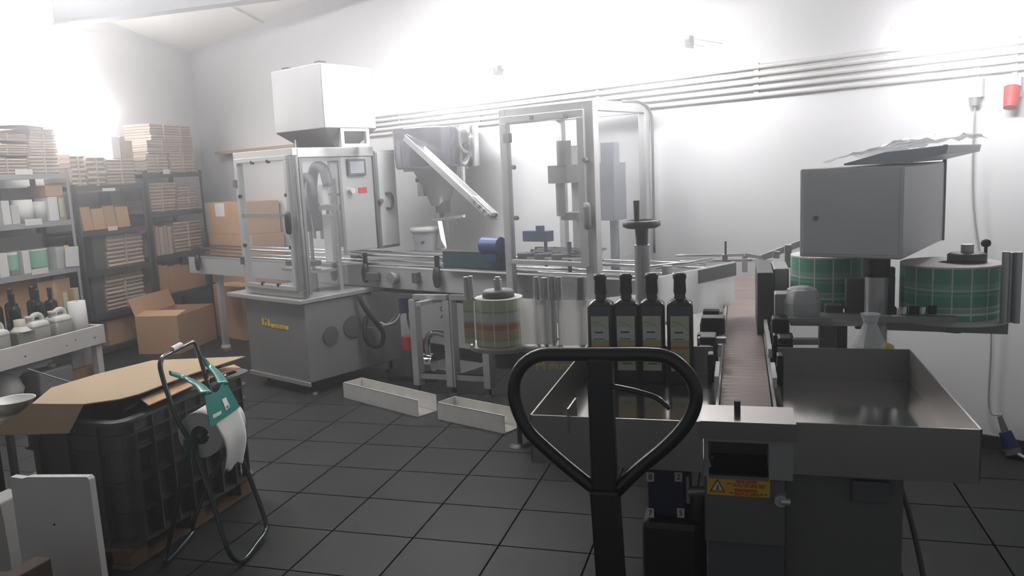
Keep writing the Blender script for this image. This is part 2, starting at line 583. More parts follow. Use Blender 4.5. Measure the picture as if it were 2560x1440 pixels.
# ------------------------------------------------------------------ fluorescent lamps
def lamp(M, length, label, group='fluorescent lamps in a row along the walls', arm=None):
    """bare twin-tube batten on two arms to the wall, or on two rods to the ceiling; local x along the tubes, local z up"""
    t = thing('fluorescent_lamp', label, 'lamp', M, group)
    b = MB(M)
    b.prism([(-0.025, 0.012), (0.025, 0.012), (0.02, 0.05), (-0.02, 0.05)], 'x', -length / 2 - 0.02, length / 2 + 0.02)
    b.build('housing', M_WPLA, t)
    for k in (-1, 1):
        y = 0.045 * k
        MB(M).cyl((-length / 2, y, 0), (length / 2, y, 0), 0.016, n=12).build('tube', M_TUBE, t)
        for s in (-1, 1):
            MB(M).box(s * length / 2 - 0.004, s * length / 2 + 0.004, y * 0.5 - 0.03, y * 0.5 + 0.03, -0.014, 0.03).build('tube_holder', M_WPLA, t)
        o = M @ V(k * length * 0.35, 0, 0.05)
        if arm:
            MB(M).box(k * length * 0.12 - 0.002, k * length * 0.12 + 0.002, 0.02, arm - 0.001, 0.096, 0.100).box(k * length * 0.12 - 0.004, k * length * 0.12 + 0.004, 0.0, 0.02, 0.05, 0.102).build('lamp_arm', M_WPLA, t)
        else:
            MB().cyl(o, V(o.x, o.y, ceil_z(o.y) + 0.01), 0.004, n=6).build('hanging_rod', M_WPLA, t)
    return t


for px, py, ln, lab in ((1110, 205, 1.05, 'glaring fluorescent lamp on the panel wall above the cap sorter bowl'),
                        (1620, 130, 0.52, 'glaring fluorescent lamp on the panel wall above the capping enclosure'),
                        (2400, 70, 0.52, 'glaring fluorescent lamp on the panel wall above the cable and sockets')):
    p = onwall(px, py, LAMP_OFF)
    lamp(BW @ Matrix.Translation((p.x, -LAMP_OFF, p.z)), ln, lab, arm=LAMP_OFF)
p = atX(160, 265, -6.55 + 0.35)
lamp(frame(-6.55 + 0.35, p.y, p.z, 90), 1.1, 'glaring fluorescent lamp on the white wall behind the piles on the storage racks', arm=0.35)
# two lamps added out of view to light the racks and the filling machine
for x, y, z, ln, lab in ((-4.9, 4.55, 0.40, 1.15, 'added unseen lamp under the ceiling over the bench, brightening the racks'), (-3.3, 4.2, 0.5, 2.4, 'added unseen lamp under the ceiling, brightening the filling machine')):
    lamp(Matrix.Translation((x, y, ceil_z(y) - z)), ln, lab, 'added unseen lamps under the ceiling')

# conduits along the back wall
ct = thing('wall_conduit', 'bundle of pale conduits clipped along the panel wall under the lamps', 'conduit', BW @ Matrix.Translation((6.0, 0, 2.0)))
for k in range(5):
    MB(BW).cyl((2.75, -0.035, 1.985 + 0.042 * k), (11.6, -0.035, 1.985 + 0.042 * k), 0.014, n=8).build('conduit_pipe', M_WPLA, ct)
for a in (2.9, 3.8, 4.8, 6.0, 7.2, 8.4, 9.6):
    MB(BW).box(a, a + 0.03, -0.012, -0.001, 1.965, 2.18).build('clip_bar', M_ALU, ct)

# wooden ledge behind the filler
p0, p1 = onwall(565, 384), onwall(722, 360)
solo('wooden_ledge', MB(BW).box(p0.x, p1.x + 0.30, -0.14, -0.004, p0.z - 0.012, p0.z + 0.02), M_SILLW, 'brown wooden ledge on the wall behind the filling machine', 'shelf')

# cable drop with sockets at the right of the wall
p = onwall(2443, 235)
sb = thing('socket_box', 'pale socket box on the wall with a grey cable hanging from it', 'socket', BW @ Matrix.Translation((p.x, 0, p.z)))
MB(BW).box(p.x - 0.035, p.x + 0.035, -0.06, 0, p.z - 0.02, p.z + 0.075).build('box', M_WPLA, sb, 0.006)
MB(BW).cyl((p.x, -0.04, p.z - 0.02), (p.x, -0.04, p.z - 0.06), 0.026, n=14).build('plug', M_MGREY, sb)
q = onwall(2476, 1010)
r = onwall(2520, 1075)
MB().tube([BW @ v for v in bez([(p.x, -0.04, p.z - 0.05), (p.x + 0.01, -0.03, 1.3), (q.x - 0.01, -0.03, 0.7), (q.x, -0.03, q.z), (r.x - 0.02, -0.05, r.z + 0.09)], 8)], 0.005, 6).build('cable', M_CABLE, sb)
p = onwall(2536, 245)
rs = thing('red_socket', 'red industrial socket on a white bracket high on the panel wall', 'socket', BW @ Matrix.Translation((p.x, 0, p.z)))
MB(BW).cyl((p.x, -0.05, p.z + 0.05), (p.x, -0.09, p.z - 0.05), 0.038, 0.03, 18).build('socket_cup', M_RED, rs)
MB(BW).box(p.x - 0.035, p.x + 0.035, -0.05, -0.001, p.z, p.z + 0.10).build('bracket', M_WPLA, rs, 0.004)
MB(BW).box(p.x - 0.012, p.x + 0.012, -0.018, -0.001, p.z + 0.10, p.z + 0.30).build('conduit', M_WPLA, rs)
bp = thing('blue_plug', 'blue industrial cable plug hanging at the foot of the wall', 'plug', BW @ Matrix.Translation((r.x, -0.06, 0)))
a = BW @ V(r.x - 0.03, -0.06, r.z + 0.085)
c = BW @ V(r.x + 0.0, -0.07, r.z + 0.01)
e = BW @ V(r.x + 0.035, -0.08, r.z - 0.07)
MB().cyl(a, c, 0.012, 0.018, 14).build('gland', M_DGREY, bp)
MB().cyl(c, e, 0.03, 0.036, 18).build('plug_body', M_BLUED, bp)
MB().cyl(e, e + (e - c) * 0.35, 0.04, 0.04, 18).build('collar', M_DGREY, bp)
MB().tube(bez([e, e + V(0.03, -0.05, -0.02), e + V(0.09, -0.1, -0.03), e + V(0.16, -0.12, -0.03)], 5), 0.009, 6).build('cable', M_CABLE, bp)

# ------------------------------------------------------------------ filling machine
FI = frame(-3.236, 5.088, 0, -22.8)
FII = FI.inverted()


def fv(px, py, v): return FII @ atp(px, py, FI @ V(0, v, 0), FI.to_3x3() @ V(0, 1, 0))
def fu(px, py, u): return FII @ atp(px, py, FI @ V(u, 0, 0), FI.to_3x3() @ V(1, 0, 0))


fm = thing('filling_machine', 'tall stainless filling machine with glazed guard, hopper on top and grey cabinet', 'filling machine', FI)
b = MB(FI).box(-0.77, 0.02, 0.0, 0.93, 0.10, 0.695)
b.build('base_cabinet', M_STEELD, fm, 0.006)
MB(FI).box(-0.78, 0.03, -0.012, 0.0, 0.075, 0.105).build('base_lip', M_STEEL, fm)
for u in (-0.62, -0.04):
    for v in (0.06, 0.84):
        f_ = MB(FI).cyl((u, v, 0.02), (u, v, 0.11), 0.016, n=10)
        f_.cyl((u, v, 0.0), (u, v, 0.018), 0.055, 0.04, 16)
        f_.build('levelling_foot', M_BLACK, fm)
MB(FI).box(-0.95, 0.035, -0.05, 0.97, 0.70, 0.735).build('table_top', M_STEEL, fm, 0.005)
# front door: outer frame and inner leaf
U0, U1, Z0, Z1 = -0.745, 0.032, 0.745, 1.835
fr = MB(FI)
P = 0.055
fr.box(U0, U1, 0, 0.045, Z1 - P, Z1).box(U0, U1, 0, 0.045, Z0, Z0 + P).box(U0, U0 + P, 0, 0.045, Z0 + P, Z1 - P).box(U1 - P, U1, 0, 0.045, Z0 + P, Z1 - P)
fr.build('guard_frame', M_ALU, fm, 0.004)
sfr = MB(FI)
sfr.box(U1 - 0.05, U1, 0.045, 0.75, Z1 - 0.07, Z1).box(U0, U0 + 0.05, 0.045, 0.905, Z1 - 0.05, Z1).box(U0, U1, 0.70, 0.75, Z1 - 0.05, Z1)
for u in (U0, ):
    sfr.box(u, u + 0.045, 0.86, 0.905, Z0, Z1 - 0.05)
sfr.build('roof_frame', M_ALU, fm, 0.004)
dr = MB(FI)
u0, u1, z0, z1 = U0 + 0.045, U1 - 0.05, Z0 + 0.05, Z1 - 0.05
q = 0.035
dr.box(u0, u1, -0.025, 0.0, z1 - q, z1).box(u0, u1, -0.025, 0.0, z0, z0 + q).box(u0, u0 + q, -0.025, 0.0, z0 + q, z1 - q).box(u1 - q, u1, -0.025, 0.0, z0 + q, z1 - q)
door = dr.build('guard_door', M_ALU, fm, 0.003)
MB(FI).box(u0 + q, u1 - q, -0.014, -0.008, z0 + q, z1 - q).build('pane', M_PANE, door)
MB(FI).box(u0 + q, u1 - q, -0.016, -0.006, 1.345, 1.365).build('cross_bar', M_MGREY, door)
hd = MB(FI).lathe([(0.0, -0.085), (0.022, -0.078), (0.03, -0.05), (0.03, 0.05), (0.022, 0.078), (0, 0.085)], (0, 0, 0), 16,
                  L=Matrix.Translation((u1 - 0.012, -0.04, 1.30)) @ Matrix.Diagonal((0.9, 0.7, 1, 1)))
hd.build('door_handle', M_BLACK, door)
for u, z in ((-0.46, z1 - q), (-0.25, z1 - q), (-0.46, z0 + q), (-0.25, z0 + q), (u0 + q, 1.50), (u0 + q, 1.12), (u1 - q, 1.50), (u1 - q, 1.12)):
    MB(FI).cyl((u, -0.028, z), (u, -0.006, z), 0.014, n=10).build('pane_clip', M_BLACK, door)
for z in (1.60, 1.0):
    MB(FI).box(U0 + 0.02, U0 + 0.065, -0.035, 0.0, z - 0.03, z + 0.03).build('hinge', M_DGREY, door, 0.003)
# side: dark rubber-framed pane, then a fixed steel panel with the screen
sp = MB(FI)
sp.box(U1, U1 + 0.006, 0.05, 0.075, 0.76, 1.76).box(U1, U1 + 0.006, 0.40, 0.42, 1.03, 1.76).box(U1, U1 + 0.006, 0.075, 0.40, 1.735, 1.76)
sp.box(U1 - 0.05, U1, 0.0, 0.05, 0.745, 1.78)
sp.build('side_pane_seal', M_MGREY, fm)
MB(FI).box(U1 - 0.012, U1 - 0.006, 0.05, 0.42, 0.80, 1.76).build('side_pane', M_PANE, fm)
MB(FI).box(U1 - 0.05, U1 - 0.006, 0.43, 0.735, 1.04, 1.76).build('control_panel', M_STEEL, fm, 0.004)
c0, c1 = fu(866, 398, U1), fu(914, 438, U1)
scr = MB(FI).box(U1 - 0.006, U1 + 0.012, c0.y, c1.y, c1.z, c0.z).build('touch_screen', M_DGREY, fm, 0.004)
MB(FI).box(U1 + 0.012, U1 + 0.014, c0.y + 0.02, c1.y - 0.02, c1.z + 0.018, c0.z - 0.018).build('display', M_SCREEN, scr)
c = fu(877, 477, U1)
MB(FI).cyl((U1 - 0.006, c.y, c.z), (U1 + 0.03, c.y, c.z), 0.022, n=16).build('selector_switch', M_CHROME, fm)
c0, c1 = fu(897, 469, U1), fu(918, 481, U1)
MB(FI).box(U1 - 0.006, U1 - 0.001, c0.y, c1.y, c1.z, c0.z).build('red_label', M_RED, fm)
# electrical cabinet behind
v1 = fu(1003, 500, U1).y - 0.03
MB(FI).box(-0.55, U1 - 0.012, 0.765, v1, 1.03, 1.81).box(-0.5, -0.40, 0.87, 0.92, 0.735, 1.03).build('electrical_cabinet', M_LGREY, fm, 0.006)
MB(FI).box(U1 - 0.012, U1 - 0.004, 0.745, 0.775, 1.04, 1.80).build('cabinet_door_seam', M_DGREY, fm)
dv = MB(FI).box(U1 - 0.012, U1 + 0.003, 0.785, v1 - 0.015, 1.05, 1.79).build('cabinet_door', M_LGREY, fm, 0.004)
c0, c1 = fu(963, 484, U1), fu(968, 520, U1)
MB(FI).tube(bez([(U1 + 0.003, c0.y, c0.z), (U1 + 0.03, c0.y + 0.03, c0.z), (U1 + 0.032, c0.y + 0.05, (c0.z + c1.z) / 2), (U1 + 0.03, c0.y + 0.03, c1.z), (U1 + 0.003, c0.y, c1.z)], 6), 0.011, 10).build('door_handle', M_BLACK, dv)
c = fu(949, 503, U1)
MB(FI).cyl((U1, c.y, c.z), (U1 + 0.03, c.y, c.z), 0.018, n=14).build('lock_knob', M_DGREY, dv)
# hopper with funnel underneath
h0, h1 = fv(676, 180, 0.22), fv(812, 320, 0.22)
hv = fu(937, 260, h1.x).y
hb = MB(FI)
hb.box(h0.x, h1.x, 0.22, hv, h1.z, h0.z)
hb.build('hopper', M_STEEL, fm, 0.008)
fn = MB(FI)
ax, bx_, ay, by_ = h0.x, h1.x, 0.22, hv
cx0, cx1, cy0, cy1 = -0.36, 0.0, 0.42, hv - 0.12
zt, zl = h1.z, 1.825
fn.add([(ax, ay, zt), (bx_, ay, zt), (bx_, by_, zt), (ax, by_, zt), (cx0, cy0, zl), (cx1, cy0, zl), (cx1, cy1, zl), (cx0, cy1, zl)],
       [(0, 1, 5, 4), (1, 2, 6, 5), (2, 3, 7, 6), (3, 0, 4, 7), (4, 5, 6, 7), (3, 2, 1, 0)])
fn.build('hopper_funnel', M_STEELD, fm)
for u in (h0.x + 0.12, h1.x - 0.09):
    MB(FI).box(u, u + 0.055, 0.24, 0.30, h0.z, h0.z + 0.016).build('lid_clip', M_DGREY, fm)
for bx0, bx1, by0, by1, bz0_, bz1_ in ((h1.x - 0.03, h1.x, 0.36, 0.39, 1.83, h1.z), (h1.x - 0.03, h1.x, 0.60, 0.63, 1.83, h1.z), (h1.x - 0.03, h1.x, 0.39, 0.60, h1.z - 0.02, h1.z),
                                      (h1.x - 0.03, h1.x, 0.39, 0.60, 1.83, 1.855), (h0.x + 0.12, h0.x + 0.14, 0.30, 0.32, 1.83, h1.z)):
    MB(FI).box(bx0, bx1, by0, by1, bz0_, bz1_).build('hopper_support', M_ALU, fm)
# filling head inside the guard
ih = MB(FI)
ih.tube(bez([(-0.34, 0.46, 1.20), (-0.34, 0.42, 1.50), (-0.24, 0.38, 1.68), (-0.10, 0.36, 1.68), (-0.05, 0.36, 1.55)], 6), 0.042, 12)
ih.tube(bez([(-0.40, 0.40, 1.20), (-0.41, 0.36, 1.48), (-0.32, 0.33, 1.62), (-0.18, 0.30, 1.60), (-0.14, 0.30, 1.48)], 6), 0.03, 12)
ih.build('product_hose', M_DGREY, fm)
ih = MB(FI)
for u in (-0.45, -0.10):
    ih.cyl((u, 0.45, 0.735), (u, 0.45, 1.60), 0.016, n=12)
ih.box(-0.62, -0.04, 0.44, 0.62, 1.36, 1.40).box(-0.55, -0.08, 0.46, 0.6, 1.47, 1.49)
ih.build('carrier_plate', M_STEEL, fm)
MB(FI).cyl((-0.10, 0.34, 1.42), (-0.10, 0.34, 1.56), 0.04, n=18).build('metering_cylinder', M_WPLA, fm)
MB(FI).box(-0.22, -0.12, 0.40, 0.47, 0.95, 1.33).build('nozzle_guard', M_WPLA, fm, 0.01)
for u in (-0.55, -0.45, -0.35, -0.25):
    MB(FI).cyl((u, 0.56, 1.12), (u, 0.56, 1.40), 0.014, 0.014, 10).build('nozzle', M_CHROME, fm)
vl = MB(FI)
vl.cyl((-0.30, 0.25, 1.46), (-0.30, 0.25, 1.72), 0.03, n=12).box(-0.38, -0.20, 0.22, 0.28, 1.44, 1.47).bar((-0.38, 0.25, 1.46), (-0.42, 0.25, 1.58), 0.02, 0.02)
vl.build('valve_block', M_MGREY, fm)
for u, v, r_ in ((-0.55, 0.36, 0.085), (-0.36, 0.36, 0.085)):
    MB(FI).cyl((u, v, 0.93), (u, v, 0.965), r_, n=20).build('star_wheel', M_BLACK, fm)
MB(FI).box(-0.60, -0.12, 0.25, 0.44, 0.89, 0.91).build('infeed_plate', M_CHROME, fm)
MB(FI).cyl((-0.28, 0.3, 0.735), (-0.28, 0.3, 0.89), 0.05, n=16).build('infeed_pedestal', M_STEELD, fm)
# maker's badge: yellow square with a letter and a yellow lettering strip
c0, c1, c2 = fv(655, 795, 0), fv(676, 815, 0), fv(722, 821, 0)
MB(FI).box(c0.x, c1.x, -0.003, 0.0, c1.z, c0.z).build('badge_square', M_YEL, fm)
MB(FI).text('M', 0.075, face((( c0.x + c1.x) / 2, -0.004, (c0.z + c1.z) / 2), (1, 0, 0), (0, 0, 1))).build('badge_letter', M_DGREY, fm)
MB(FI).box(c1.x + 0.012, c2.x, -0.003, 0, c1.z - 0.008, c0.z - 0.035).build('badge_strip', M_YEL, fm)
MB(FI).text('murcia', 0.055, face(((c1.x + c2.x) / 2 + 0.006, -0.004, (c1.z + c0.z) / 2 - 0.02), (1, 0, 0), (0, 0, 1))).build('badge_lettering', M_ORANGE, fm)
# hose loop and dark gland openings on the side
U = 0.02
pts = [fu(x, y, U + d) for x, y, d in ((895, 738, 0.03), (912, 770, 0.06), (935, 800, 0.08), (958, 832, 0.08), (952, 862, 0.07), (925, 862, 0.06), (912, 835, 0.05), (914, 805, 0.03), (918, 790, -0.01))]
MB(FI).tube(bez(pts, 6), 0.019, 12).build('hose', M_RUBBER, fm)
for x, y, r_ in ((826, 838, 0.07), (880, 815, 0.085)):
    c = fu(x, y, U)
    MB(FI).cyl((U - 0.002, c.y, c.z), (U + 0.012, c.y, c.z), r_, n=22).build('gland_plate', M_DGREY, fm)
pts = [fu(x, y, U + d) for x, y, d in ((915, 818, 0.03), (945, 818, 0.06), (975, 805, 0.1), (1000, 770, 0.14))]
MB(FI).tube(bez(pts, 6), 0.006, 8).build('air_line', M_WPLA, fm)

# ------------------------------------------------------------------ conveyor of the filling line
CV = frame(-5.461, 6.622, 0, -20.8)
CVI = CV.inverted()


def cv(px, py, y): return CVI @ atp(px, py, CV @ V(0, y, 0), CV.to_3x3() @ V(0, 1, 0))


CL = 5.55
cn = thing('bottle_conveyor', 'long grey bottle conveyor with chrome guide rails running through the filling machine', 'conveyor', CV)
MB(CV).box(0, CL, 0, 0.012, 0.74, 0.90).box(0, CL, 0.168, 0.18, 0.74, 0.90).box(0, CL, 0.012, 0.168, 0.76, 0.78).build('side_frame', M_LGREY, cn)
MB(CV).box(0.02, CL - 0.02, 0.04, 0.14, 0.875, 0.895).build('chain_belt', M_STEEL, cn)
MB(CV).cyl((0.05, 0.01, 0.83), (0.05, 0.17, 0.83), 0.05, n=18).build('end_roller', M_STEELD, cn)
for y, z, a, e in ((-0.005, 0.925, 0.2, CL), (-0.005, 0.995, 0.0, CL), (0.185, 0.925, 0.0, CL - 0.12), (0.185, 0.995, 0.1, CL - 0.12)):
    MB(CV).cyl((a, y, z), (e, y, z), 0.011, n=8).build('guide_rail', M_CHROME, cn)
for px in (497, 836, 913, 1092):
    x = cv(px, 660, -0.02).x
    k = MB(CV).box(x - 0.014, x + 0.014, -0.03, -0.005, 0.84, 1.01)
    k.lathe([(0.0, -0.08), (0.03, -0.065), (0.042, 0), (0.03, 0.065), (0, 0.08)], (0, 0, 0), 14, L=Matrix.Translation((x + 0.005, -0.035, 0.85)) @ Matrix.Diagonal((0.95, 0.5, 1, 1)))
    k.build('rail_bracket', M_BLACK, cn)
x0, x1 = cv(1113, 650, -0.03).x, cv(1266, 650, -0.03).x
za, zb_ = cv(1190, 672, -0.03).z, cv(1190, 629, -0.03).z
x1 = min(x1 + 0.05, cv(1255, 480, -0.06).x - 0.015)
MB(CV).box(x0, x1, -0.06, -0.02, za, zb_).build('grip_belt', M_TEALD, cn, 0.01)
MB(CV).box(x0, x1, -0.065, -0.018, zb_, zb_ + 0.016).build('grip_belt_cover', M_CHROME, cn)
c = cv(1235, 614, -0.06)
m_ = MB(CV).cyl((c.x - 0.075, -0.08, c.z), (min(c.x + 0.09, x1), -0.08, c.z), 0.062, n=20)
m_.box(c.x - 0.03, c.x + 0.06, -0.12, -0.04, c.z - 0.10, c.z - 0.05)
m_.build('drive_motor', M_BLUE, cn)
for k in range(6):
    pass
c = cv(985, 695, -0.02)
MB(CV).cyl((c.x, -0.06, c.z), (c.x, -0.0, c.z), 0.045, n=16).build('tension_knob', M_STEELD, cn)
c = cv(930, 690, -0.02)
MB(CV).box(c.x - 0.06, c.x + 0.08, -0.05, -0.0, c.z - 0.035, c.z + 0.03).build('sensor_block', M_DGREY, cn, 0.006)
c = cv(1040, 690, -0.02)
MB(CV).box(c.x - 0.02, c.x + 0.03, -0.05, -0.0, c.z - 0.05, c.z + 0.03).build('sensor_block', M_DGREY, cn, 0.006)
x0, x1 = cv(928, 745, -0.03).x, cv(1166, 750, -0.03).x
MB(CV).box(x0, x1, -0.03, 0.03, 0.675, 0.705).box(x0, x1, 0.15, 0.2, 0.675, 0.705).build('under_rail', M_DGREY, cn)
# welded leg stand
def leg_xy(px, py): return CVI @ atZ(px, py, 0.0)
s1, s2, s3 = leg_xy(1050, 980), leg_xy(1140, 985), leg_xy(1226, 990)
s4 = s1 + s3 - s2
for s_ in (s1, s2, s3, s4):
    lg = MB(CV).box(s_.x - 0.03, s_.x + 0.03, s_.y - 0.03, s_.y + 0.03, 0.06, 0.70)
    lg.build('leg', M_STEEL, cn)
    MB(CV).cyl((s_.x, s_.y, 0.015), (s_.x, s_.y, 0.07), 0.012, n=10).cyl((s_.x, s_.y, 0), (s_.x, s_.y, 0.016), 0.045, 0.035, 14).build('levelling_foot', M_BLACK, cn)
for a_, b_ in ((s1, s2), (s2, s3), (s3, s4), (s4, s1)):
    MB(CV).bar((a_.x, a_.y, 0.13), (b_.x, b_.y, 0.13), 0.04, 0.04).build('leg_brace', M_STEEL, cn)
for p0_, p1_ in (((s1.x, s1.y, 0.72), (s4.x, s4.y, 0.72)), ((s2.x, s2.y, 0.72), (s3.x, s3.y, 0.72))):
    MB(CV).bar(p0_, p1_, 0.05, 0.035).build('leg_brace', M_STEEL, cn)
MB(CV).bar(((s1.x + s2.x) / 2, s1.y - 0.1, 0.69), ((s1.x + s2.x) / 2, 0.1, 0.69), 0.05, 0.03).build('leg_brace', M_STEEL, cn)
c = leg_xy(1300, 960)
for x in (0.35, CL - 0.3):
    g = MB(CV).box(x, x + 0.05, 0.06, 0.11, 0.03, 0.76)
    g.cyl((x + 0.025, 0.085, 0), (x + 0.025, 0.085, 0.03), 0.05, 0.04, 14)
    g.build('leg', M_STEEL, cn)
# small blue drive and its tubing under the rail
c = cv(1010, 762, 0.0)
MB(CV).cyl((c.x, 0.0, c.z + 0.05), (c.x, 0.0, c.z - 0.06), 0.042, n=16).build('blue_valve', M_BLUED, cn)
pts = [cv(x, y, 0.0) for x, y in ((1005, 778), (990, 802), (968, 812), (950, 806))]
MB(CV).tube(bez(pts, 6), 0.009, 8).build('air_line', M_WPLA, cn)
pts = [cv(x, y, 0.02) for x, y in ((1018, 778), (1022, 810), (1036, 850), (1045, 900))]
MB(CV).tube(bez(pts, 6), 0.009, 8).build('air_line', M_DGREY, cn)
c = cv(1106, 775, 0.0)
MB(CV).tube([(c.x + 0.02 * math.sin(k * 1.1), 0.0, c.z + 0.06 - 0.012 * k) for k in range(11)], 0.007, 6).build('hanging_chain', M_STEELD, cn)

# red pump behind the stand
pm_c = atZ(1030, 945, 0)
pm = thing('transfer_pump', 'small red topped pump with a chrome elbow hose behind the conveyor stand', 'pump', Matrix.Translation((pm_c.x, pm_c.y, 0)))
MB().box(pm_c.x - 0.16, pm_c.x + 0.24, pm_c.y - 0.1, pm_c.y + 0.1, 0, 0.03).build('base', M_BLACK, pm)
MB().cyl((pm_c.x - 0.01, pm_c.y, 0.03), (pm_c.x - 0.01, pm_c.y, 0.24), 0.06, n=18).build('motor_body', M_DGREY, pm)
MB().cyl((pm_c.x - 0.01, pm_c.y, 0.24), (pm_c.x - 0.01, pm_c.y, 0.34), 0.052, n=18).build('red_cap', M_RED, pm)
MB().cyl((pm_c.x + 0.10, pm_c.y + 0.0, 0.13), (pm_c.x + 0.2, pm_c.y, 0.13), 0.075, n=20).build('pump_head', M_CHROME, pm)
MB().box(pm_c.x + 0.03, pm_c.x + 0.12, pm_c.y - 0.04, pm_c.y + 0.04, 0.03, 0.17).build('coupling', M_STEELD, pm)
MB().tube(bez([(pm_c.x + 0.15, pm_c.y, 0.19), (pm_c.x + 0.15, pm_c.y, 0.30), (pm_c.x + 0.2, pm_c.y, 0.37), (pm_c.x + 0.3, pm_c.y, 0.36), (pm_c.x + 0.38, pm_c.y, 0.34)], 6), 0.026, 12).build('elbow_hose', M_CHROME, pm)
MB().cyl((pm_c.x + 0.11, pm_c.y, 0.29), (pm_c.x + 0.11, pm_c.y, 0.32), 0.03, n=14).build('red_handle', M_RED, pm)

# sheet-metal troughs lying on the floor
def trough(name, a, bpt, wd, ht, label):
    a, bpt = Vector((a.x, a.y, 0)), Vector((bpt.x, bpt.y, 0))
    ang = math.degrees(math.atan2(bpt.y - a.y, bpt.x - a.x))
    M = frame(a.x, a.y, 0, ang)
    ln = (bpt - a).length
    t = 0.004
    m = MB(M)
    m.box(0, ln, 0, t, 0, ht).box(0, ln, wd - t, wd, 0, ht).box(0, ln, t, wd - t, 0, t).box(0, t, t, wd - t, t, ht).box(0, ln, -0.0, 0.012, ht - t, ht)
    solo(name, m, M_GALV, label, 'trough', 'metal troughs on the floor')


trough('metal_trough', atZ(860, 994, 0), atZ(1046, 1043, 0), 0.17, 0.115, 'open sheet metal trough on the floor in front of the filling machine')
trough('metal_trough', atZ(1095, 1048, 0), atZ(1262, 1085, 0), 0.17, 0.115, 'open sheet metal trough on the floor in front of the conveyor stand')

# ------------------------------------------------------------------ cap sorter with bowl and chute
BO = 0.50    # distance of the bowl's axis behind the conveyor front
c = cv(1088, 380, BO)
bx, bz0, bz1 = c.x, cv(1088, 420, BO).z, cv(1088, 325, BO).z
r_b = (cv(1158, 380, BO).x - cv(1008, 380, BO).x) / 2
cs = thing('cap_sorter', 'shiny steel cap sorter bowl with a long sloping chute above the conveyor', 'cap sorter', CV @ Matrix.Translation((bx, BO, 0)))
MB(CV).lathe([(0.0, bz0 + 0.02), (r_b * 0.93, bz0), (r_b * 0.97, bz0 + 0.02), (r_b, bz1), (r_b * 1.02, bz1 + 0.012), (r_b * 0.96, bz1 + 0.008), (r_b * 0.93, bz0 + 0.06), (0, bz0 + 0.05)], (bx, BO, 0), 40).build('bowl', M_BOWL, cs)
MB(CV).cyl((bx, BO, bz0 - 0.02), (bx, BO, bz0), r_b * 0.8, n=30).build('bowl_ring', M_STEELD, cs)
x2 = cv(1170, 370, BO - 0.06).x
MB(CV).lathe([(0.0, bz0 - 0.0), (0.085, bz0 - 0.0), (0.085, bz1), (0.078, bz1 + 0.01), (0.0, bz1 + 0.005)], (x2, BO - 0.06, 0), 26).build('buffer_drum', M_CHROME, cs)
x3 = cv(1152, 450, BO - 0.02).x
MB(CV).cyl((x3, BO - 0.02, cv(1152, 476, BO).z), (x3, BO - 0.02, bz0), 0.04, n=18).build('drum_leg', M_CHROME, cs)
x4 = cv(1053, 460, BO - 0.1).x
lgm = MB(CV)
lgm.cyl((x4, BO - 0.1, cv(1053, 490, BO - 0.1).z), (x4, BO - 0.1, bz0), 0.035, n=18)
lgm.build('vibrator_leg', M_CHROME, cs)
MB(CV).cyl((x4, BO - 0.1, cv(1053, 455, BO - 0.1).z), (x4, BO - 0.1, cv(1053, 445, BO - 0.1).z), 0.045, n=18).build('leg_collar', M_DGREY, cs)
MB(CV).lathe([(r_b * 0.6, bz0 - 0.02), (0.13, bz0 - 0.16), (0.07, bz0 - 0.30)], (bx + 0.02, BO, 0), 28).build('bowl_cone', M_STEELD, cs)
zc = cv(1112, 500, BO).z
MB(CV).cyl((bx + 0.05, BO, zc - 0.1), (bx + 0.05, BO, zc + 0.08), 0.06, n=18).build('vibrator_body', M_DGREY, cs)
MB(CV).box(bx + 0.03, bx + 0.08, BO - 0.025, BO + 0.025, 0.02, zc).build('column', M_STEELD, cs)
MB(CV).box(bx - 0.2, bx + 0.28, BO - 0.14, BO + 0.2, 0, 0.02).build('base_plate', M_STEELD, cs)
c0, c1 = cv(1083, 551, BO - 0.1), cv(1160, 540, BO - 0.1)
MB(CV).bar((c0.x, BO - 0.1, c0.z), (c1.x, BO - 0.1, c1.z), 0.03, 0.022).bar(((c0.x + c1.x) / 2, BO - 0.1, (c0.z + c1.z) / 2), (bx + 0.05, BO, (c0.z + c1.z) / 2), 0.03, 0.02).build('cross_arm', M_CHROME, cs)
c0, c1 = cv(1068, 558, 0.16), cv(1102, 640, 0.16)
MB(CV).bar((c0.x, 0.3, c0.z), (c1.x, 0.215, c1.z), 0.03, 0.015).build('cap_slide', M_CHROME, cs)
ch0, ch1 = CV @ V(cv(1020, 350, 0.20).x, 0.20, cv(1020, 350, 0.20).z), CV @ V(cv(1234, 549, 0.10).x, 0.10, cv(1234, 549, 0.10).z)
chm = MB()
chm.bar(ch0, ch1, 0.075, 0.012)
dn = (ch1 - ch0).normalized()
sd = dn.cross(V(0, 0, 1)).normalized()
for s_ in (-1, 1):
    chm.bar(ch0 + sd * 0.035 * s_ + V(0, 0, 0.02), ch1 + sd * 0.035 * s_ + V(0, 0, 0.02), 0.008, 0.045)
chm.build('chute', M_STEEL, cs)
tip = MB()
for k in range(4):
    p = ch1 - dn * (0.02 + 0.055 * k) + V(0, 0, 0.03)
    tip.cyl(p - sd * 0.05, p + sd * 0.05, 0.014, n=8)
tip.bar(ch1 - dn * 0.22 + V(0, 0, 0.035), ch1 + V(0, 0, 0.035), 0.05, 0.03)
tip.build('chute_tip', M_CHROME, cs)
c = cv(1065, 625, 0.42)
MB(CV).box(c.x - 0.13, c.x + 0.18, 0.30, 0.53, c.z - 0.02, c.z - 0.002).bar((c.x, 0.5, c.z - 0.02), (bx + 0.05, BO, c.z - 0.02), 0.05, 0.03).build('bucket_shelf', M_STEELD, cs)
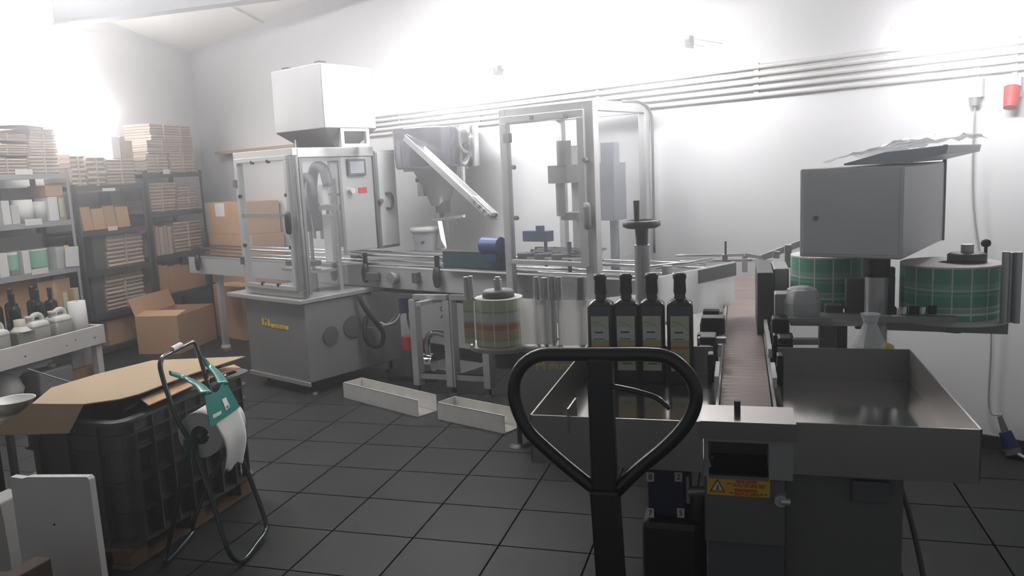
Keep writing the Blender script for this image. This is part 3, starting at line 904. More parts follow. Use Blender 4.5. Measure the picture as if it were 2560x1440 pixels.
bk = thing('cap_bucket', 'clear tub of dark caps with a white lid under the sorter bowl', 'bucket', CV @ Matrix.Translation((c.x, 0.42, c.z)))
hh = cv(1065, 568, 0.42).z - c.z
MB(CV).lathe([(0.085, c.z), (0.105, c.z + hh - 0.03)], (c.x, 0.42, 0), 26).build('tub', M_FILM, bk)
MB(CV).lathe([(0.112, c.z + hh - 0.035), (0.118, c.z + hh - 0.03), (0.118, c.z + hh), (0.0, c.z + hh + 0.004)], (c.x, 0.42, 0), 26).build('lid', M_WPLA, bk)
mm = MB(CV)
for k in range(46):
    a_, rr = random.random() * 2 * PI, 0.075 * math.sqrt(random.random())
    zz = c.z + 0.03 + random.random() * (hh - 0.10)
    p = V(c.x + rr * math.cos(a_), 0.42 + rr * math.sin(a_), zz)
    mm.cyl(p, p + V(random.uniform(-1, 1), random.uniform(-1, 1), random.uniform(-1, 1)).normalized() * 0.025, 0.016, n=8)
tag(mm.build('caps', M_CAP, bk), 'dark screw caps filling the tub', None, None, 'stuff')

# ------------------------------------------------------------------ capping machine with glazed enclosure
Y0 = -0.10
a0 = cv(1255, 480, Y0).x
a1 = cv(1488, 480, Y0).x
zt = (cv(1257, 272, Y0).z + cv(1480, 250, Y0).z) / 2
yb = 0.62
rp = CVI @ atp(1660, 470, CV @ V(a1, 0, 0), CV.to_3x3() @ V(1, 0, 0))
yb = min(0.60, max(0.5, rp.y))
zb0 = 0.70
cm = thing('capping_machine', 'tall glazed aluminium capping enclosure standing over the conveyor', 'capping machine', CV @ Matrix.Translation(((a0 + a1) / 2, 0.2, 0)))
P = 0.055
PB = 0.085
g = MB(CV)
g.box(a0, a0 + P, Y0, Y0 + 0.05, zb0, zt).box(a1 - PB, a1, Y0, Y0 + 0.06, zb0, zt).box(a0 + P, a1 - PB, Y0, Y0 + 0.05, zt - PB, zt)
g.box(a1 - 0.055, a1, yb - 0.055, yb, zb0, zt).box(a0, a0 + 0.05, yb - 0.05, yb, zb0, zt)
g.box(a1 - 0.05, a1, Y0 + 0.06, yb - 0.055, zt - 0.06, zt).box(a0, a0 + 0.05, Y0 + 0.05, yb - 0.05, zt - 0.06, zt).box(a0 + 0.05, a1 - 0.055, yb - 0.05, yb, zt - 0.06, zt)
g.build('enclosure_frame', M_ALU, cm, 0.004)
g = MB(CV)
d0, d1, e0, e1 = a0 + 0.035, a1 - 0.055, 0.99, zt - 0.05
g.box(d0, d1, Y0 - 0.025, Y0, e1 - 0.045, e1).box(d0, d0 + 0.04, Y0 - 0.025, Y0, e0, e1 - 0.045).box(d1 - 0.05, d1, Y0 - 0.025, Y0, e0, e1 - 0.045).box(d0 + 0.04, d1 - 0.05, Y0 - 0.025, Y0, e0, e0 + 0.03)
dr = g.build('enclosure_door', M_ALU, cm, 0.003)
MB(CV).box(d0 + 0.04, d1 - 0.05, Y0 - 0.014, Y0 - 0.009, e0 + 0.03, e1 - 0.045).build('pane', M_PANE, dr)
h_ = cv(1470, 540, Y0 - 0.03)
MB(CV).lathe([(0.0, -0.085), (0.022, -0.078), (0.028, -0.05), (0.028, 0.05), (0.022, 0.078), (0, 0.085)], (0, 0, 0), 16,
             L=Matrix.Translation((h_.x, Y0 - 0.04, h_.z)) @ Matrix.Diagonal((0.9, 0.7, 1, 1))).build('door_handle', M_MGREY, dr)
for px, py in ((1283, 418), (1290, 545), (1330, 294), (1415, 290), (1462, 400)):
    k = cv(px, py, Y0 - 0.02)
    MB(CV).cyl((k.x, Y0 - 0.03, k.z), (k.x, Y0 - 0.006, k.z), 0.015, n=10).build('pane_clip', M_MGREY, dr)
k = cv(1268, 345, Y0 - 0.02)
MB(CV).box(k.x - 0.025, k.x + 0.025, Y0 - 0.035, Y0, k.z - 0.03, k.z + 0.03).build('hinge', M_MGREY, dr, 0.003)
MB(CV).box(a1 - 0.02, a1 - 0.014, Y0 + 0.06, yb - 0.055, 1.02, zt - 0.06).build('side_pane', M_PANE, cm)
tb = MB(CV)
sw = [(a1, (Y0 + yb) / 2, zt + 0.004), (a1 + 0.004, yb - 0.12, zt + 0.004), (a1 + 0.008, yb + 0.01, zt - 0.07), (a1 + 0.01, yb + 0.02, zt - 0.3), (a1 + 0.01, yb + 0.015, 1.0)]
tb.tube(bez(sw, 8), 0.008, 8)
tb.build('cable', M_MGREY, cm)
MB(CV).box(a0, a1, Y0 - 0.03, yb + 0.02, 0.62, 0.70).build('bed', M_STEEL, cm)
MB(CV).box(a0 + 0.05, a1 - 0.02, 0.26, yb, 0.04, 0.62).build('base_cabinet', M_STEELD, cm)
for u in (a0 + 0.1, a1 - 0.08):
    for v_ in (0.32, yb - 0.06):
        MB(CV).cyl((u, v_, 0), (u, v_, 0.04), 0.045, 0.03, 14).build('levelling_foot', M_BLACK, cm)
# head inside
xc = (a0 + a1) / 2
hd = MB(CV)
kx = cv(1430, 480, 0.35).x
hd.box(kx - 0.05, kx + 0.05, 0.42, 0.52, 0.74, 1.75)
hd.build('head_column', M_STEEL, cm)
hd = MB(CV)
hd.box(kx - 0.09, kx + 0.06, 0.20, 0.44, 1.50, 1.62).box(kx - 0.03, kx + 0.1, 0.25, 0.42, 1.25, 1.30)
hd.cyl((kx - 0.02, 0.24, 1.28), (kx - 0.02, 0.24, 1.52), 0.032, n=14).cyl((kx + 0.02, 0.24, 1.62), (kx + 0.02, 0.24, 1.78), 0.05, n=16)
hd.build('capping_head', M_STEELD, cm)
k = fb = CVI @ atp(1535, 430, CV @ V(a1 - 0.1, 0, 0), CV.to_3x3() @ V(1, 0, 0))
hd = MB(CV)
hd.box(a1 - 0.2, a1 - 0.06, k.y - 0.07, k.y + 0.08, 1.25, 1.62).box(a1 - 0.18, a1 - 0.08, k.y - 0.03, k.y + 0.04, 1.62, 1.75).cyl((a1 - 0.12, k.y + 0.02, 0.9), (a1 - 0.12, k.y + 0.02, 1.25), 0.03, n=14)
hd.build('torque_unit', M_SLEEVE, cm)
for dx in (0.1, 0.24, 0.38):
    MB(CV).cyl((a0 + dx, -0.0, 1.015), (a0 + dx, -0.0, 1.05), 0.06, n=18).build('star_wheel', M_DGREY, cm)
rr = MB(CV)
for k in range(5):
    rr.bar((a0 + 0.06, -0.035 + 0.05 * k, 1.02 + 0.012 * k), (a1 - 0.1, -0.03 + 0.05 * k, 1.03 + 0.01 * k), 0.02, 0.016)
rr.build('guide_bars', M_CHROME, cm)
k = cv(1345, 590, 0.1)
bm_ = MB(CV).box(k.x - 0.10, k.x + 0.10, 0.06, 0.14, k.z - 0.035, k.z + 0.035).cyl((k.x + 0.02, 0.1, k.z), (k.x + 0.02, 0.1, k.z + 0.07), 0.03, n=14)
bm_.cyl((k.x + 0.06, 0.1, 0.95), (k.x + 0.06, 0.1, k.z), 0.012, n=10)
bm_.build('label_sensor', M_BLUE, cm)
k = cv(1408, 615, 0.0)
MB(CV).cyl((k.x, 0.07, 0.905), (k.x, 0.07, k.z + 0.02), 0.012, 0.016, 10).build('lever', M_DGREY, cm)

# ------------------------------------------------------------------ labelling machine with collecting trays
LM = frame(0, 1.8, 0, 1.5)
LMI = LM.inverted()
BZ = 0.93           # belt and tray level


def lm(px, py, y): return LMI @ atp(px, py, LM @ V(0, y, 0), LM.to_3x3() @ V(0, 1, 0))
def lz(px, py, z): return LMI @ atZ(px, py, z)


lb = thing('labelling_machine', 'steel labelling machine with two collecting trays and a brown chain belt between them', 'labelling machine', LM)
t = 0.004
RIM = 1.022


def tray(x0, x1, y0, y1, zb, xw):
    """folded sheet: shiny floor, and walls of the same steel coloured darker as if shaded; xw is the side with an outer wall"""
    m = MB(LM)
    m.box(x0, x1, y0, y0 + t, zb, RIM).box(x0, x1, y1 - t, y1, BZ, RIM)
    m.box(xw - t / 2, xw + t / 2, y0, y1, BZ - 0.02, RIM)
    o = m.build('collecting_tray', M_TRAYW, lb)
    MB(LM).box(x0, x1, y0 + t, y1 - t, BZ - 0.006, BZ).build('tray_floor', M_TRAY, o)


tray(0.065, 0.437, 0.0, 0.745, 0.903, 0.437 - t / 2)
tray(-0.53, -0.128, -0.02, 0.745, 0.903, -0.53 + t / 2)
e0, e1 = lz(1420, 1045, 1.02), lz(1440, 1016, 1.02)
MB(LM).bar((e0.x, e0.y, RIM - 0.01), (e1.x, e1.y, RIM - 0.01), 0.004, 0.06).build('tray_divider', M_TRAY, lb)
# nose plate at the end of the belt
m = MB(LM)
m.prism([(-0.026, 0.985), (-0.026, 1.026), (0.10, 1.026), (0.20, 0.960), (0.25, 0.936), (0.25, 0.931), (0.197, 0.955), (0.098, 1.022), (-0.022, 1.022), (-0.022, 0.985)], 'x', -0.135, 0.07)
m.build('nose_plate', M_TRAY, lb)
k = lm(1843, 1022, 0.06)
MB(LM).cyl((k.x, 0.06, 1.0), (k.x, 0.06, 1.05), 0.0075, n=12).build('nose_knob', M_BLACK, lb)
# belt
BX0, BX1 = -0.10, 0.035
MB(LM).box(BX0, BX1, 0.24, 3.0, BZ - 0.012, BZ + 0.002).build('chain_belt', M_BELT, lb)
m = MB(LM)
m.box(BX0 - 0.012, BX0 - 0.004, 0.26, 3.0, 0.84, BZ + 0.01).box(BX1 + 0.004, BX1 + 0.012, 0.26, 3.0, 0.84, BZ + 0.01)
m.build('belt_side_frame', M_STEEL, lb)
for side, x in ((-1, BX0 - 0.012), (1, BX1 + 0.012)):
    for y0, y1 in ((0.50, 0.66), (0.86, 1.14), (1.16, 1.44)):
        MB(LM).bar((x, y0, BZ + 0.045), (x, y1, BZ + 0.05), 0.012, 0.03).build('guide_strip', M_WPLA, lb)
    for y0 in (0.66, 0.95, 1.15, 1.40):
        e_ = 0.030 if y0 < 0.7 else 0.075
        m = MB(LM).cyl((x + side * 0.006, y0, BZ + 0.045), (x + side * e_, y0, BZ + 0.045), 0.011, n=10)
        m.box(x + side * 0.012, x + side * e_, y0 - 0.02, y0 + 0.03, BZ + (0.001 if y0 < 0.7 else -0.06), BZ + 0.09)
        m.build('guide_clamp', M_BLACK, lb, 0.004)
m = MB(LM)
m.bar((BX0 - 0.02, 1.5, BZ + 0.05), (BX0 - 0.02, 3.05, BZ + 0.06), 0.01, 0.03).bar((BX0 - 0.02, 3.0, BZ + 0.10), (BX1 + 0.1, 3.0, BZ + 0.085), 0.012, 0.02)
m.build('far_guide_rail', M_WPLA, lb)
# black clamp blocks beside the belt
for px0, px1, py0, py1, y in ((1752, 1812, 795, 838, 1.05), (1930, 1973, 797, 846, 1.0), (1748, 1790, 843, 880, 0.85), (1945, 1982, 845, 862, 0.86)):
    a_, b_ = lm(px0, py0, y), lm(px1, py1, y)
    MB(LM).box(a_.x, b_.x, y, y + 0.07, b_.z, a_.z).build('clamp_block', M_BLACK, lb, 0.006)
for px0, px1, py, y in ((1745, 1815, 850, 0.9), (1945, 2045, 853, 0.92), (1970, 2080, 800, 1.02)):
    a_, b_ = lm(px0, py, y), lm(px1, py, y)
    MB(LM).bar((a_.x, y, a_.z), (b_.x, y, b_.z), 0.03, 0.018).build('clamp_rod', M_STEELD, lb)
a_, b_ = lm(1748, 868, 0.80), lm(1778, 950, 0.80)
MB(LM).box(a_.x, b_.x, 0.78, 0.84, BZ - 0.04, a_.z).build('guide_bracket', M_MGREY, lb, 0.004)
# tall dark wrap block to the right of the belt, and the long white guard to its left
a_, b_ = lm(1893, 682, 1.35), lm(1934, 862, 1.35)
MB(LM).box(a_.x, b_.x, 1.35, 1.75, b_.z, a_.z).build('wrap_block', M_DGREY, lb, 0.004)
a_, b_ = lm(1934, 672, 1.45), lm(1972, 800, 1.45)
MB(LM).box(a_.x, b_.x, 1.45, 1.70, b_.z, a_.z).build('wrap_block_cover', M_STEELD, lb, 0.004)
gp0, gp1 = lm(1640, 720, 1.28), lm(1836, 655, 1.75)
gm = MB(LM)
z0g = 0.985
gm.add([(gp0.x, gp0.y, z0g), (gp1.x, gp1.y, z0g), (gp1.x, gp1.y, gp1.z), (gp0.x, gp0.y, gp1.z), (gp0.x + 0.0, gp0.y + 0.03, z0g), (gp1.x + 0.0, gp1.y + 0.03, z0g), (gp1.x, gp1.y + 0.03, gp1.z), (gp0.x, gp0.y + 0.03, gp1.z)],
       [(0, 1, 2, 3), (5, 4, 7, 6), (3, 2, 6, 7), (0, 4, 5, 1), (1, 5, 6, 2), (0, 3, 7, 4)])
gm.build('side_guard', M_GUARD, lb)
gm = MB(LM)
dgx, dgy = (gp1.x - gp0.x), (gp1.y - gp0.y)
lg_ = math.hypot(dgx, dgy)
nx, ny = dgy / lg_ * 0.006, -dgx / lg_ * 0.006
gm.bar((gp0.x + dgx * 0.5 + nx, gp0.y + dgy * 0.5 + ny, gp1.z - 0.03), (gp1.x + nx, gp1.y + ny, gp1.z - 0.03), 0.006, 0.055)
gm.build('guard_band', M_MGREY, lb)
k = lm(1812, 640, 1.8)
MB(LM).box(k.x - 0.01, k.x + 0.012, 1.76, 1.80, gp1.z, gp1.z + 0.03).cyl((k.x + 0.004, 1.78, gp1.z + 0.03), (k.x + 0.004, 1.78, lm(1813, 603, 1.78).z), 0.005, n=8).build('guard_peg', M_STEELD, lb)
# rails behind the bottles
for (xa, ya, xb, yb_, y, r_) in ((1622, 670, 1716, 660, 1.55, 0.011), (1716, 660, 1780, 648, 1.7, 0.009), (1690, 640, 1860, 637, 2.6, 0.008), (1700, 655, 1880, 650, 2.3, 0.008)):
    a_, b_ = lm(xa, ya, y), lm(xb, yb_, y + 0.05)
    MB(LM).cyl(a_, b_, r_, n=10).build('guide_rail', M_CHROME, lb)
k = lm(1668, 700, 1.55)
MB(LM).cyl((k.x, 1.56, 0.93), (k.x, 1.56, k.z + 0.06), 0.022, n=14).build('rail_post', M_STEEL, lb)
MB(LM).lathe([(0, -0.03), (0.022, -0.02), (0.026, 0), (0.022, 0.02), (0, 0.03)], (k.x, 1.535, k.z), 14).build('rail_knob', M_DGREY, lb)
# far frames past the end of the belt
for (xa, ya, xb, yb_, y, h_) in ((1862, 636, 1905, 644, 2.85, 0.02), (1862, 680, 1862, 640, 2.85, 0.02), (1905, 644, 2002, 608, 2.4, 0.03), (1915, 668, 2000, 650, 2.2, 0.03), (1940, 645, 1942, 628, 2.3, 0.03), (1970, 668, 1970, 612, 2.2, 0.04)):
    a_, b_ = lm(xa, ya, y), lm(xb, yb_, y)
    MB(LM).bar(a_, b_, 0.03, h_).build('far_frame_bar', M_LGREY, lb)
# front: dark opening, warning plate, cabinets
o0, o1 = lm(1772, 1092, 0.03), lm(1921, 1166, 0.03)
m = MB(LM)
m.box(-0.128, 0.065, 0.0, 0.004, o0.z, 0.99)
m.box(-0.128, o0.x, 0.0, 0.20, o1.z - 0.02, o0.z).box(o1.x, 0.065, 0.0, 0.20, o1.z - 0.02, o0.z)
m.build('front_cheek', M_STEELD, lb)
MB(LM).box(o0.x, o1.x, 0.16, 0.20, o1.z - 0.05, o0.z + 0.02).build('opening_back', M_DGREY, lb)
m = MB(LM)
m.add([(o0.x, 0.004, o0.z - 0.04), (o0.x + 0.012, 0.02, o0.z - 0.04), (o0.x + 0.006, 0.01, o1.z), (o0.x, 0.004, o1.z)], [(0, 1, 2, 3)])
m.box(o0.x, o1.x, 0.01, 0.16, o1.z - 0.028, o1.z - 0.02)
m.build('chute_lip', M_CHROME, lb)
s0, s1 = lm(1767, 1188, 0.012), lm(1925, 1246, 0.012)
MB(LM).box(-0.128, 0.0495, 0.016, 0.60, 0.72, o1.z - 0.02).build('front_box', M_CABD, lb, 0.003)
MB(LM).box(-0.122, 0.0495, 0.03, 0.60, 0.05, 0.72).build('front_box_lower', M_DGREY, lb, 0.003)
wp = MB(LM).box(s0.x, s1.x, 0.012, 0.016, s1.z, s0.z).build('warning_plate', M_ORANGE, lb, 0.001)
sw_, sh_ = s1.x - s0.x, s0.z - s1.z
sx = lambda f: s0.x + sw_ * f
sz = lambda f: s0.z - sh_ * f
MB(LM).prism([(sx(0.04), sz(0.84)), (sx(0.30), sz(0.84)), (sx(0.17), sz(0.14))], 'y', 0.0112, 0.012).build('warning_triangle', M_SIGNBR, wp)
MB(LM).prism([(sx(0.075), sz(0.78)), (sx(0.265), sz(0.78)), (sx(0.17), sz(0.28))], 'y', 0.0106, 0.0112).build('triangle_field', M_SIGNW, wp)
tx = MB(LM)
tx.prism([(sx(0.155), sz(0.72)), (sx(0.195), sz(0.72)), (sx(0.185), sz(0.45)), (sx(0.16), sz(0.45))], 'y', 0.0101, 0.0106)
for k in range(6):
    tx.box(sx(0.085 + 0.03 * k), sx(0.097 + 0.03 * k), 0.0101, 0.0106, sz(0.77), sz(0.70))
tx.build('triangle_symbol', M_SIGNBR, wp)


def words_row(f0, f1, g0, g1, wl, m_):
    x = f0
    rnd = random.Random(int(f0 * 1000 + g0 * 100))
    while x < f1 - 0.01:
        e_ = min(f1, x + wl * rnd.uniform(0.5, 1.3))
        n_ = max(1, int((e_ - x) / 0.028))
        for q_ in range(n_):
            a0_ = x + (e_ - x) * q_ / n_
            tx_.box(sx(a0_ + 0.003), sx(a0_ + (e_ - x) / n_ - 0.004), 0.0112, 0.012, sz(g1 - rnd.choice((0, 0, 0.02))), sz(g0), mi=m_)
        x = e_ + 0.02


tx_ = MB(LM)
words_row(0.46, 0.80, 0.16, 0.30, 0.16, 0)
words_row(0.44, 0.80, 0.60, 0.76, 0.36, 0)
tx_.build('warning_heading', M_SIGNRED, wp)
tx_ = MB(LM)
words_row(0.32, 0.96, 0.34, 0.41, 0.10, 0)
words_row(0.42, 0.92, 0.44, 0.51, 0.10, 0)
words_row(0.35, 0.96, 0.80, 0.86, 0.10, 0)
words_row(0.44, 0.84, 0.88, 0.94, 0.10, 0)
tx_.build('warning_small_print', M_SIGNBR, wp)
k = lm(1950, 1236, 0.04)
MB(LM).cyl((k.x, -0.0, k.z), (k.x, 0.05, k.z), 0.014, n=14).cyl((k.x, 0, k.z), (k.x + 0.02, -0.0, k.z), 0.008, n=10).build('adjusting_knob', M_STEEL, lb)
m = MB(LM).box(0.05, 0.302, 0.06, 0.72, 0.0, 0.90)
m.build('front_cabinet', M_CABD, lb, 0.004)
a_, b_ = lm(2128, 1196, 0.06), lm(2222, 1255, 0.06)
MB(LM).box(a_.x, b_.x, 0.045, 0.06, b_.z, a_.z).build('cabinet_catch_plate', M_DGREY, lb, 0.003)
a_ = lm(2268, 1210, 0.12); b_ = lm(2308, 1440, 0.12)
MB(LM).tube(bez([(0.304, 0.12, a_.z), (a_.x + 0.008, 0.12, a_.z - 0.08), (b_.x, 0.12, b_.z), (b_.x + 0.05, 0.14, 0.35), (b_.x + 0.09, 0.2, 0.012)], 6), 0.006, 8).build('power_cable', M_DGREY, lb)
# rear cabinet with the lettering, on levelling feet
RCY = 2.42
c0 = lm(1288, 905, RCY)
f5 = LMI @ atZ(1300, 1112, 0)
RCY = f5.y - 0.05
c0 = lm(1288, 905, RCY)
MB(LM).box(c0.x, -0.18, RCY, RCY + 0.42, 0.13, 0.66).build('rear_cabinet', M_STEELD, lb, 0.005)
for x in (f5.x, -0.26):
    for y in (f5.y, RCY + 0.36):
        g = MB(LM).cyl((x, y, 0.016), (x, y, 0.13), 0.014, n=10)
        g.cyl((x, y, 0), (x, y, 0.016), 0.07, 0.045, 18)
        g.build('levelling_foot', M_BLACK, lb)
k0, k1 = lm(1340, 907, RCY - 0.005), lm(1362, 924, RCY - 0.005)
MB(LM).text('M', 0.075, face(((k0.x + k1.x) / 2, RCY - 0.002, (k0.z + k1.z) / 2), (1, 0, 0), (0, 0, 1))).build('badge_letter', M_YEL, lb)
k0, k1 = lm(1366, 905, RCY - 0.005), lm(1448, 924, RCY - 0.005)
MB(LM).text('murcia', 0.062, face(((k0.x + k1.x) / 2, RCY - 0.002, (k0.z + k1.z) / 2 - 0.003), (1, 0, 0), (0, 0, 1))).build('badge_lettering', M_YEL, lb)
MB(LM).box(-0.40, -0.30, RCY + 0.1, RCY + 0.2, 0.66, 0.856).build('rear_column', M_STEELD, lb)
# left unwinder: plate, spindle post, rollers, backing web
UY = 1.38
k = lm(1330, 876, UY)
pz = k.z
pl0, pl1 = lm(1168, 876, UY).x, lm(1480, 876, UY).x
rc = lm(1252, 865, UY)
rrad = (lm(1312, 800, UY).x - lm(1197, 800, UY).x) / 2
pz = lm(1252, 869, UY - rrad).z - 0.002
webz0, webz1 = pz + 0.006, lm(1252, 752, UY - rrad).z - 0.006
m = MB(LM).cyl((rc.x + 0.02, UY, pz - 0.015), (rc.x + 0.02, UY, pz), 0.15, n=36)
m.box(rc.x, pl1, UY - 0.10, UY + 0.06, pz - 0.016, pz - 0.001)
m.build('unwinder_plate', M_STEELD, lb)
m = MB(LM).box(rc.x + 0.05, rc.x + 0.3, UY - 0.03, UY + 0.03, pz - 0.06, pz - 0.016)
m.cyl((rc.x + 0.02, UY, pz - 0.1), (rc.x + 0.02, UY, pz - 0.015), 0.05, n=16)
m.build('unwinder_arm', M_DGREY, lb)
m = MB(LM)
for (xa, xb, yy) in ((1300, 1378, UY - 0.05), (1396, 1455, UY - 0.06)):
    a_, b_ = lm(xa, 800, yy), lm(xb, 800, yy)
    m.box(a_.x, b_.x, yy, yy + 0.002, webz0, webz1)
a_, b_ = lm(1452, 800, UY - 0.06), lm(1500, 800, UY + 0.05)
m.bar((a_.x, UY - 0.058, (webz0 + webz1) / 2), (b_.x + 0.2, UY + 0.12, (webz0 + webz1) / 2), 0.002, webz1 - webz0)
m.build('backing_web', M_WEB, lb)
for px, top, r_, mtl in ((1340, 692, 0.012, M_STEEL), (1360, 694, 0.015, M_STEEL), (1379, 690, 0.012, M_STEEL), (1396, 692, 0.015, M_STEEL), (1451, 692, 0.02, M_MGREY), (1164, 692, 0.011, M_STEEL), (1176, 690, 0.010, M_STEEL)):
    a_ = lm(px, top, UY - 0.03)
    MB(LM).cyl((a_.x, UY - 0.03, pz), (a_.x, UY - 0.03, webz1 - 0.005), r_ * 0.6, n=12).cyl((a_.x, UY - 0.03, webz1 - 0.005), (a_.x, UY - 0.03, a_.z), r_, r_ * 0.9, 14).build('web_roller', mtl, lb)
a_ = lm(1385, 800, UY + 0.04)
MB(LM).cyl((a_.x, UY + 0.03, pz), (a_.x, UY + 0.03, webz1 + 0.03), 0.014, n=12).build('web_roller', M_MGREY, lb)
# handwheel on its steel post
HY = 1.30
k0 = lm(1605, 612, HY)
kw = lm(1604, 562, HY)
MB(LM).cyl((k0.x, HY, 0.86), (k0.x, HY, k0.z), 0.030, n=24).build('height_post', M_STEEL, lb)
hw = MB(LM)
hw.cyl((k0.x, HY, k0.z - 0.002), (k0.x, HY, kw.z - 0.012), 0.022, 0.026, 20)
rw = (lm(1652, 560, HY).x - lm(1557, 560, HY).x) / 2
hw.lathe([(0.0, kw.z - 0.012), (rw * 0.8, kw.z - 0.012), (rw, kw.z - 0.004), (rw, kw.z + 0.012), (rw * 0.86, kw.z + 0.018), (rw * 0.78, kw.z + 0.006), (0, kw.z + 0.004)], (k0.x, HY, 0), 30)
hw_o = hw.build('handwheel', M_DGREY, lb)
kh0, kh1 = lm(1592, 548, HY - 0.03), lm(1590, 501, HY - 0.03)
MB(LM).cyl((kh0.x, HY - 0.03, kw.z), (kh0.x, HY - 0.03, kh1.z), 0.010, 0.012, 12).build('handwheel_grip', M_DGREY, hw_o)
# bench plate that carries posts
MB(LM).box(-0.58, 0.0 - 0.13, 1.0, RCY + 0.3, 0.856, 0.87).build('rear_bench_plate', M_STEELD, lb)
MB(LM).box(0.06, 0.52, 0.80, 1.6, 0.80, 0.825).build('rear_bench_plate', M_STEELD, lb)
MB(LM).box(0.10, 0.16, 1.2, 1.26, 0.0, 0.80).box(0.32, 0.39, 1.2, 1.26, 0.0, 0.80).build('rear_leg', M_STEELD, lb)
# tilted control box on a pole
PY = 1.15
pole = lm(2190, 760, PY)
pt = lm(2190, 690, PY)
MB(LM).cyl((pole.x, PY, 0.0), (pole.x, PY, pt.z), 0.037, n=24).build('box_pole', M_STEEL, lb)
bb = lm(2195, 655, PY)
MB(LM).cyl((pole.x, PY, pt.z), (pole.x, PY, bb.z + 0.02), 0.043, n=20).box(pole.x + 0.03, pole.x + 0.055, PY - 0.02, PY + 0.02, pt.z + 0.005, pt.z + 0.03).build('pole_clamp', M_BLACK, lb)
P0 = atY(1998, 640, 2.82)
P0t = atY(1998, 421, 2.82)
th_ = math.radians(-21)
fd, bd = V(math.cos(th_), math.sin(th_), 0), V(-math.sin(th_), math.cos(th_), 0)
P1 = atp(2255, 652, P0, bd)
P2 = atp(2358, 603, P1, fd)
wB, dB = (P1 - P0).dot(fd), (P2 - P1).dot(bd)
BOXM = Matrix(((fd.x, bd.x, 0, P0.x), (fd.y, bd.y, 0, P0.y), (0, 0, 1, (P0.z + P1.z) / 2), (0, 0, 0, 1)))
hB = P0t.z - P0.z
bxo = MB(BOXM).box(0, wB, 0, dB, 0, hB).build('control_box', M_BOXST, lb, 0.006)
MB(BOXM).box(0.012, wB - 0.012, -0.004, 0, 0.012, hB - 0.012).build('box_lid', M_BOXST, bxo, 0.003)
k = BOXM.inverted() @ atp(2041, 545, P0, bd)
MB(BOXM).cyl((k.x, -0.012, k.z), (k.x, -0.004, k.z), 0.008, n=12).build('box_lock', M_MGREY, bxo)
MB(BOXM).box(wB - 0.008, wB + 0.004, dB - 0.012, dB, 0.0, hB + 0.06).build('box_back_edge', M_MGREY, bxo)
BOXTOP = (P0.z + P1.z) / 2 + hB
# right unwinder
RY = 1.22
kA, kB = lm(2248, 776, RY), lm(2500, 776, RY)
UZ = kB.z - 0.01
r2 = lm(2374, 720, RY)
R2 = (lm(2500, 700, RY).x - lm(2248, 700, RY).x) / 2
m = MB(LM).cyl((r2.x, RY, UZ - 0.012), (r2.x, RY, UZ), R2 + 0.035, n=40)
m.build('unwinder_plate', M_WPLA, lb)
m = MB(LM).bar((r2.x - 0.3, RY + 0.0, UZ - 0.035), (r2.x + 0.17, RY - 0.02, UZ - 0.045), 0.06, 0.035)
m.cyl((r2.x, RY, UZ - 0.06), (r2.x, RY, UZ - 0.012), 0.045, n=18)
m.build('unwinder_arm', M_STEELD, lb)
k = lm(2388, 825, RY - 0.02)
MB(LM).cyl((k.x, RY - 0.02, UZ - 0.06), (k.x, RY - 0.02, k.z + 0.01), 0.008, n=10).lathe([(0, k.z - 0.012), (0.02, k.z - 0.008), (0.024, k.z + 0.004), (0.012, k.z + 0.012), (0, k.z + 0.012)], (k.x, RY - 0.02, 0), 16).build('star_knob', M_DGREY, lb)
for px, top, r_ in ((2470, 617, 0.011), (2486, 620, 0.013), (2500, 618, 0.011)):
    a_ = lm(px, top, RY - 0.02)
    MB(LM).cyl((a_.x + 0.012, RY - 0.17 + 0.02 * (px == 2486), UZ), (a_.x + 0.012, RY - 0.17 + 0.02 * (px == 2486), a_.z), r_, n=14).build('web_roller', M_STEEL, lb)
k = lm(2465, 608, RY + 0.19)
MB(LM).lathe([(0, -0.016), (0.014, -0.01), (0.017, 0), (0.014, 0.01), (0, 0.016)], (k.x, RY + 0.19, k.z), 14).cyl((k.x, RY + 0.19, UZ), (k.x, RY + 0.19, k.z), 0.006, n=8).build('ball_knob', M_BLACK, lb)
# motor under a plastic cover, with mounts
a_, b_ = lm(1972, 742, 1.05), lm(2042, 797, 1.05)
mo = MB(LM)
mo.lathe([(0, 0.0), (0.052, 0.0), (0.055, 0.05), (0.045, 0.085), (0.0, 0.095)], ((a_.x + b_.x) / 2, 1.10, b_.z), 22)
mo.build('drive_motor', M_STEELD, lb)
mo = MB(LM)
mo.lathe([(0.06, -0.005), (0.064, 0.05), (0.05, 0.095), (0.03, 0.104), (0.0, 0.108)], ((a_.x + b_.x) / 2, 1.10, b_.z), 9, smooth=False)
mo.build('motor_film_cover', M_FILM, lb)
a_, b_ = lm(1937, 735, 1.08), lm(1974, 797, 1.08)
MB(LM).box(a_.x, b_.x, 1.08, 1.16, b_.z, a_.z).build('gearbox', M_STEELD, lb, 0.005)
a_, b_ = lm(1975, 800, 1.05), lm(2110, 760, 1.05)
MB(LM).box(a_.x, b_.x + 0.12, 1.02, 1.2, a_.z - 0.014, a_.z).build('mount_plate', M_STEELD, lb)
for px in (2103,):
    k = lm(px, 830, 1.08)
    MB(LM).box(k.x - 0.017, k.x + 0.017, 1.06, 1.10, 0.825, a_.z - 0.014).build('mount_leg', M_DGREY, lb)
for px0, px1, py0, py1 in ((2118, 2165, 700, 790), (2215, 2240, 690, 775), (2065, 2110, 765, 800), (2205, 2245, 770, 800)):
    a2, b2 = lm(px0, py0, 1.17), lm(px1, py1, 1.17)
    MB(LM).box(a2.x, b2.x, 1.19, 1.24, b2.z, a2.z).build('print_head_block', M_DGREY, lb, 0.006)
